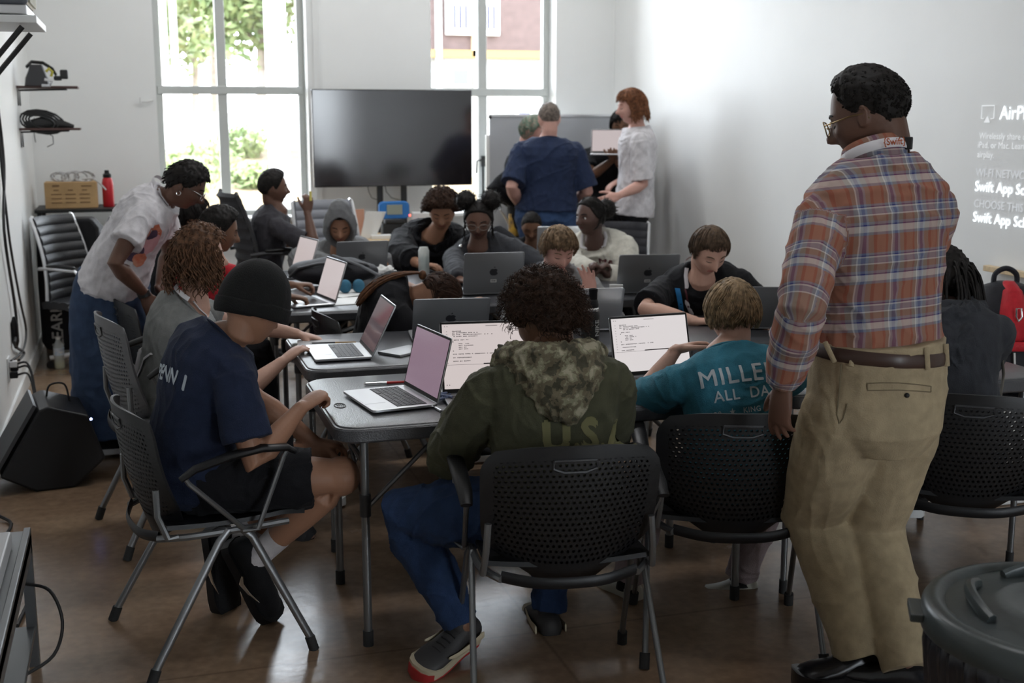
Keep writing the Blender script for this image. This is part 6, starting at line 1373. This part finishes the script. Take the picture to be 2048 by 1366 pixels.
# -- hooded boy
gh = C_('grey_marl_fleece', (.17, .175, .18))
op = person('boy with grey hood up looking down behind the far laptop', 1.6, (1.30, 7.82, .52), pw(682, 508, 7.62), pw(680, 452, 7.54), (190, 24, 0), 190, 188, sk=SK['tan'], lip=LP['tan'], vox=.006, build=1.08, armL=dict(w=pw(770, 530, 7.28), e=(1.70, 7.5, .8), curl=.6), armR=dict(w=(1.10, 7.3, .78), e=(.92, 7.5, .8), curl=.6),
  top=dict(m=gh, sleeve='long', inf=.03, name='sweatshirt', collar=False), pants=dict(m=black_), shoes=dict(m=sneaker), hairm=HB, hair=dict(SHORTC, n=200))
s_ = op['s']
def hood_up(p, m, T=.12):
    s = p['s']; rows = []; HM = p['HM']
    ns, nm_ = 26, 44; b = MB(); rings = []
    for inner in (0, 1):
        pass
    for i in range(nm_+1):                       # from brow edge over the crown to the neck
        t = i/nm_; ring = []
        for j in range(ns+1):
            a = -PI*.5+PI*j/ns                   # side to side over the top
            pass
    me_rows = []
    for row in SPH2:
        r = []
        for d in row:
            q = head_pt(d, s); front = d[1] > .1 and (d[0]/.72)**2+((d[2]+.1)/.78)**2 < 1
            e = T*(1+2.2*max(0, d[2])**6*(.6+.4*(d[1] > -.3))) + (.06 if d[1] > .1 else 0)
            k = 0 if front else 1
            if not front: r.append(q+V(d)*e*s)
            else: r.append(V((d[0]*.2*s, -.1*s, d[2]*.3*s)))
        me_rows.append(r)
    b.loft([[HM @ V(x) for x in r] for r in me_rows])
    o = b; me = remesh(o, .006, 4); folds(me, .006, 9, seed=2); h = finish(me, 'hood', m, p['t'], p['root'])
hood_up(op, gh)
decal(op, 'lettering', 'OLD N', .065, op['neck']-op['tn']*.22+op['fw']*.1, -LFT(190)*-1, UP, F(190), mat('pale_letters', (.38, .38, .36), .8), bold=.002)
# -- boy with curly hair in black
kp = person('boy with curly dark hair in loose black hooded top, head bowed', 1.66, (1.88, 7.86, .53), pw(862, 484, 7.48), pw(884, 424, 7.38), (196, 26, 0), 200, 195, sk=SK['tan'], lip=LP['tan'], vox=.006, build=1.15, armR=dict(w=pw(842, 530, 7.1), e=pw(798, 520, 7.25), d=F(120), curl=.6), armL=dict(w=(2.1, 7.15, .78), e=(2.15, 7.5, .8)),
  top=dict(m=black_, sleeve='long', cuff=.7, inf=.04, collar=False, name='hooded_top', fold=.01), pants=dict(m=black_), shoes=dict(m=sneaker), hair=dict(CURL, n=1500, T=.22, r=.009, line=[.3, .28, .24, .08, .0, .03, -.1, -.2]), hairm=HDB)
hood_down(kp, 'fallen_hood', black_, .13, .034, .1, seed=6)
# -- girl with two hair puffs
pp_ = person('smiling girl with glasses and two round hair puffs in dark denim jacket', 1.62, (2.06, 6.98, .53), pw(955, 500, 6.80), pw(957, 440, 6.72), (198, 22, 0), 198, 198, sk=SK['dark'], lip=LP['dark'], vox=.006, armR=dict(w=pw(922, 568, 6.32), e=pw(880, 560, 6.6), d=F(160), curl=.5), armL=dict(w=(2.1, 6.45, .78), e=(2.25, 6.7, .8)),
  top=dict(m=C_('charcoal_denim', (.04, .042, .048)), sleeve='long', inf=.026, name='denim_jacket', fold=.008), pants=dict(m=black_), shoes=dict(m=sneaker), hairm=HB, glasses=mat('thin_metal_frames', (.2, .18, .16), .4, metal=.5), earrings=True, lanyard={}, eyes='down',
  hair=dict(kind='straight', crown=(0, .8, .6), fwd=-.3, n=700, r=.006, T=.045, rough=.1, line=[.36, .34, .28, .1, -.05, -.02, -.2, -.28], puffs=[((.33, -.12, .52), .26, 260), ((-.33, -.12, .52), .26, 260)], locks=[(8, 55, 75, .0, .3, .55, .01, .012, .3)]))
q = pp_['neck']-pp_['tn']*.14; h = pp_['bvh'].find_nearest(q+pp_['fw']*.1); 
b = MB().tube([q+LFT(198)*.03+pp_['fw']*.098, q+pp_['fw']*.102-pp_['tn']*.05], [(.022, .004), (.004, .004)], side=LFT(198)); b.v = [tuple(V(x)-pp_['root']) for x in b.v]; b.build('red_undershirt', M['red'], pp_['t'])
hq = pp_['bvh'].ray_cast(pw(907, 520, 6.2), F(18), 1.5)[0]
if hq is not None: MB().ball(hq-pp_['root'], .012, 12, 8).build('jacket_button', M['chrome'], pp_['t'])
# -- short haired boy behind
person('boy with short hair and white lanyard looking down, partly hidden at the back', 1.5, (2.72, 8.32, .47), pw(1066, 498, 8.12), pw(1063, 452, 8.04), (196, 34, 0), 196, 196, sk=SK['brown'], lip=LP['brown'], vox=.007, top=dict(m=black_, inf=.015, sleeve='long'), pants=dict(m=black_), shoes=dict(m=sneaker), hair=dict(SHORTC, T=.03, n=500), hairm=HB, lanyard={}, armL=dict(w=(2.85, 7.9, .76), e=(2.95, 8.1, .8)), armR=dict(w=(2.5, 7.9, .76), e=(2.45, 8.1, .8)))
# -- girl in cream sweatshirt
ep = person('girl with hair bun in cream lettered sweatshirt looking to the left', 1.64, (2.74, 6.95, .53), pw(1190, 492, 6.80), pw(1180, 434, 6.76), (-112, 4, 0), 205, 202, sk=SK['deep'], lip=LP['deep'], vox=.006, build=1.08, armR=dict(w=pw(1186, 548, 6.42), e=pw(1140, 540, 6.6), d=V((.7, 0, .5)), curl=1.1, thumb=.9), armL=dict(w=pw(1212, 548, 6.42), e=pw(1250, 550, 6.6), d=V((-.7, 0, .6)), curl=1.1, thumb=.9),
  top=dict(m=cream, sleeve='long', inf=.03, name='sweatshirt'), pants=dict(m=black_), shoes=dict(m=sneaker), hairm=HB, eyes='open', lanyard=dict(drop=.2), hair=dict(kind='straight', crown=(0, .8, .6), fwd=-.3, n=700, r=.006, T=.045, rough=.1, line=[.36, .34, .28, .1, -.05, -.02, -.2, -.28], puffs=[((0, -.62, .15), .26, 240)]))
decal(ep, 'lettering', 'CHAMPU', .06, ep['neck']-ep['tn']*.17, LFT(205)*1, ep['tn'], F(205), mat('maroon_print', (.09, .02, .025), .8), bold=.003, arc=.17, space=1.3)
# -- girl with her head down
lp = person('girl slumped forward with her head down and brown ponytail, in black jacket', 1.62, (1.05, 5.45, .53), pw(812, 588, 5.38), pw(872, 592, 5.30), (98, 74, 0), 96, 86, sk=SK['tan'], lip=LP['tan'], vox=.0055, bend=.75, armR=dict(w=(1.34, 5.14, .78), e=(1.25, 5.15, .62), curl=.5), armL=dict(w=(1.45, 5.35, .62), e=(1.3, 5.6, .62)),
  top=dict(m=black_, sleeve='long', inf=.024, name='jacket'), pants=dict(m=black_), shoes=dict(m=sneaker), hairm=hm('auburn_brown', (.04, .02, .013), .4), lanyard={}, hair=dict(kind='straight', T=.05, n=900, r=.008, fwd=-.4, minz=-.1, crown=(0, .9, .45), line=[.32, .3, .26, .12, .02, .03, -.15, -.2]))
rt = lp['root']; a0, a1, a2, a3 = pw(845, 550, 5.28), pw(800, 546, 5.34), pw(745, 562, 5.36), pw(716, 614, 5.32); b = MB(); rg = random.Random(8)
for k in range(90):
    o1 = V((rg.uniform(-.006, .006), rg.uniform(-.02, .03), rg.uniform(-.005, .003))); pts = []
    for q in range(9):
        t_ = q/8; p_ = a0*(1-t_)**3+a1*3*t_*(1-t_)**2+a2*3*t_*t_*(1-t_)+a3*t_**3; pts.append(p_+o1*(.4+1.6*math.sin(t_*2.6))+V((0, 0, .01))-rt)
    strand(b, pts, .0032)
b.ball(a0-rt, (.018, .022, .022), 12, 8); b.build('ponytail', hm('rim_lit_brown', (.09, .038, .016), .4), lp['t'], auto=180)  # orange rim light on dark hair put into the ponytail colour
# -- brown haired boy with one palm raised
ip = person('brown haired boy in grey hooded top holding up one open palm', 1.5, (1.90, 5.52, .53), pw(1112, 562, 5.34), pw(1116, 500, 5.28), (176, 26, 0), 190, 192, sk=SK['pink'], lip=LP['pink'], vox=.005, armL=dict(w=pw(1183, 588, 5.12), e=pw(1225, 640, 5.2), d=V((-.25, -.1, 1)), n=(-.6, -.8, 0), curl=[.12, .15, .2, .25], spread=.2, thumb=.1), armR=dict(w=(1.78, 5.1, .78), e=pw(1000, 655, 5.25), curl=.4),
  top=dict(m=C_('soft_grey_fleece', (.22, .22, .22)), sleeve='long', inf=.02, name='sweatshirt', collar=False), pants=dict(m=C_('olive_grey', (.12, .125, .11))), shoes=dict(m=sneaker), hairm=HLB, hair=dict(kind='straight', fade=.6, T=.085, n=1600, fwd=.75, r=.007, minz=-.1, line=[.24, .24, .2, .08, .0, .04, -.12, -.2], top=1.2, crown=(0, -.4, .9)))
hood_down(ip, 'fallen_hood', C_('soft_grey_hood', (.22, .22, .22)), .1, .026, .08, seed=9)
# -- boy in black T-shirt
tp = person('boy with short brown hair in black T-shirt and white lanyard, looking down', 1.66, (2.66, 5.42, .53), pw(1402, 566, 5.16), pw(1418, 502, 5.08), (178, 34, 0), 196, 198, sk=SK['fair'], lip=LP['fair'], vox=.005, build=1.06, armR=dict(w=pw(1392, 643, 4.90), e=pw(1268, 640, 4.98), d=F(100), curl=.5), armL=dict(w=pw(1545, 640, 4.80), e=pw(1545, 640, 5.25), d=F(210), curl=.7),
  top=dict(m=black_, inf=.018, sl=.85), pants=dict(m=black_), shoes=dict(m=sneaker), hairm=HBR, lanyard=dict(both=False, one=-1, off=.02), hair=dict(kind='straight', fade=.35, T=.055, n=2000, fwd=.5, r=.006, minz=-.1, fz=.3, line=[.33, .31, .22, .08, .0, .03, -.12, -.2], top=1.3, crown=(0, -.4, .9), rough=.15))
for c, w_, mm_ in ((pw(1372, 612, 5.0), .011, mat('blue_print', (.03, .25, .6), .7)), (pw(1386, 612, 5.0), .004, mat('dark_red_print', (.12, .03, .04), .7))):
    b = MB(); g = []
    for i in range(9):
        for j in range(2):
            q = c+LFT(196)*-((j-.5)*2*w_)+UP*(.055-.014*i)+LFT(196)*-(.012-.003*i); n_ = F(196); h = tp['bvh'].ray_cast(q+n_*.3, -n_, .8); g.append((h[0]+n_*.003 if h[0] is not None else q)-tp['root'])
    b.add(g, [(2*i, 2*i+1, 2*i+3, 2*i+2) for i in range(8)]); b.build('shirt_stripe', mm_, tp['t'])
# -- man in navy shirt, back to us
vp = person('man in navy shirt and jeans seen from behind by the grey board', 1.77, pw(1094, 428, 8.55), pw(1097, 283, 8.55), pw(1098, 238, 8.58), (10, 10, 0), 14, 14, sk=SK['pink'], lip=LP['pink'], vox=.0065, build=1.2, head_s=.13, bend=.1,
  armL=dict(w=pw(1040, 412, 8.65), e=pw(1028, 360, 8.5), d=F(60)-UP*.4, curl=.5), armR=dict(w=pw(1150, 405, 8.72), e=pw(1162, 350, 8.5), d=F(-30)-UP*.4, curl=.5), legL=dict(a=V((2.93, 8.55, .09)), k=V((2.93, 9.2, .5)), f=0), legR=dict(a=V((3.17, 8.55, .09)), k=V((3.17, 9.2, .5)), f=25),
  top=dict(m=navy2, inf=.022, lo=.05, sl=.9, name='polo_shirt', fold=.009, belly=.01), pants=dict(m=C_('mid_blue_denim', (.04, .075, .16)), name='jeans', waist=.2), shoes=dict(m=blk_shoe), hairm=HGY, hair=dict(SHORTC, T=.03, n=400, line=[.3, .3, .26, .1, .02, .04, -.12, -.2]))

rt = vp['root']; c = vp['spine'](.13); b = MB().tube([c+LFT(14)*(.152*math.cos(a))+F(14)*(.125*math.sin(a))-rt for a in np.linspace(0, 2*PI, 33)], [(.018, .004)]*33, n=6, side=UP).build('belt', mat('brown_belt', (.08, .04, .025), .5), vp['t'])
MB().box(c-F(14)*.128+LFT(14)*-.05-UP*.03-rt, (.06, .006, .03), Matrix.Rotation(R(-14), 3, 'Z')).build('leather_patch', mat('tan_leather', (.4, .16, .04), .6), vp['t'], smooth=False, bevel=.002)
# -- red haired boy in white
q_ = person('red haired boy in white T-shirt and black trousers standing by right wall', 1.80, pw(1266, 420, 8.45), pw(1276, 262, 8.45), pw(1262, 214, 8.45), (-84, 8, 0), -70, -70, sk=SK['pink'], lip=LP['pink'], vox=.0065, build=1.0, bend=.15,
  armL=dict(w=pw(1236, 392, 8.15), e=pw(1280, 352, 8.25), d=V((-.9, 0, -.3)), n=(0, 1, -.2), curl=.5), armR=dict(w=pw(1240, 360, 8.75), e=pw(1270, 350, 8.8)), legL=dict(a=V((3.64, 8.35, .09)), k=V((3.2, 8.3, .5)), f=-80), legR=dict(a=V((3.7, 8.58, .09)), k=V((3.2, 8.6, .5)), f=-80),
  top=dict(m=white_, inf=.024, sl=.9, lo=-.06, fold=.008), pants=dict(m=black_, r=(.056, .054, .048, .043, .042, .04, .037, .037)), shoes=dict(m=sneaker), hairm=HRD, lanyard={}, hair=dict(kind='straight', T=.08, n=1500, steps=12, step=.07, fwd=.05, r=.008, minz=-.55, crown=(0, .1, .99), line=[.3, .28, .2, .02, -.1, -.3, -.4, -.45], locks=[(260, 75, 180, -.2, .4, .42, .004, .012, .25)], lturns=.3))
# -- person holding a white laptop behind him
hh = pw(1228, 318, 8.85)
z_ = person('dark haired person holding up a white laptop, half hidden behind the red haired boy', 1.68, V((3.62, 9.22, .9)), V((3.60, 9.16, 1.39)), pw(1243, 250, 9.12), (205, 20, 0), 205, 200, sk=SK['brown'], lip=LP['brown'], vox=.007, armR=dict(w=hh, e=V((3.35, 9.1, 1.1)), d=V((-.3, -.6, .3)), n=(0, .3, 1), curl=.3), armL=dict(w=V((3.62, 8.85, 1.25)), e=V((3.75, 9.1, 1.05)), d=V((-.3, -.3, .2)), n=(0, 0, 1)), legL=dict(a=V((3.72, 9.25, .09)), k=V((3.7, 8.7, .5)), f=200), legR=dict(a=V((3.5, 9.25, .09)), k=V((3.5, 8.7, .5)), f=200),
  top=dict(m=black_), pants=dict(m=black_), shoes=dict(m=sneaker), hairm=HB, hair=dict(kind='straight', T=.07, n=700, fwd=.3, steps=11, step=.07, minz=-.5, line=[.3, .28, .2, .04, -.1, -.2, -.3, -.3]))
laptop('white looking laptop held up open by the person behind the red haired boy', 3.50, 8.83, 22, 'alu', 'pale', 118, z=hh.z+.03, sz=.95, logo=False)
# -- person behind the man in navy
g_ = person('person with greenish hair and dark sleeve hidden behind the man in navy', 1.66, V((2.90, 9.02, .88)), V((2.86, 9.0, 1.34)), pw(1066, 262, 9.0), (120, 20, 0), 100, 100, sk=SK['pink'], lip=LP['pink'], vox=.007, armL=dict(w=V((2.95, 9.15, .95)), e=V((2.8, 9.25, 1.05))), armR=dict(w=pw(1048, 408, 8.8), e=pw(1014, 372, 8.82), d=V((.8, 0, -.2)), curl=.5), legL=dict(a=V((2.9, 9.12, .09)), k=V((3.3, 9.1, .5)), f=95), legR=dict(a=V((2.9, 8.92, .09)), k=V((3.3, 8.9, .5)), f=95),
  top=dict(m=black_, sleeve='long', inf=.026), pants=dict(m=black_), shoes=dict(m=sneaker), hairm=hm('green_tinted', (.08, .2, .15), .3, c2=(.35, .3, .24)), hair=dict(kind='straight', T=.08, n=700, fwd=.1))
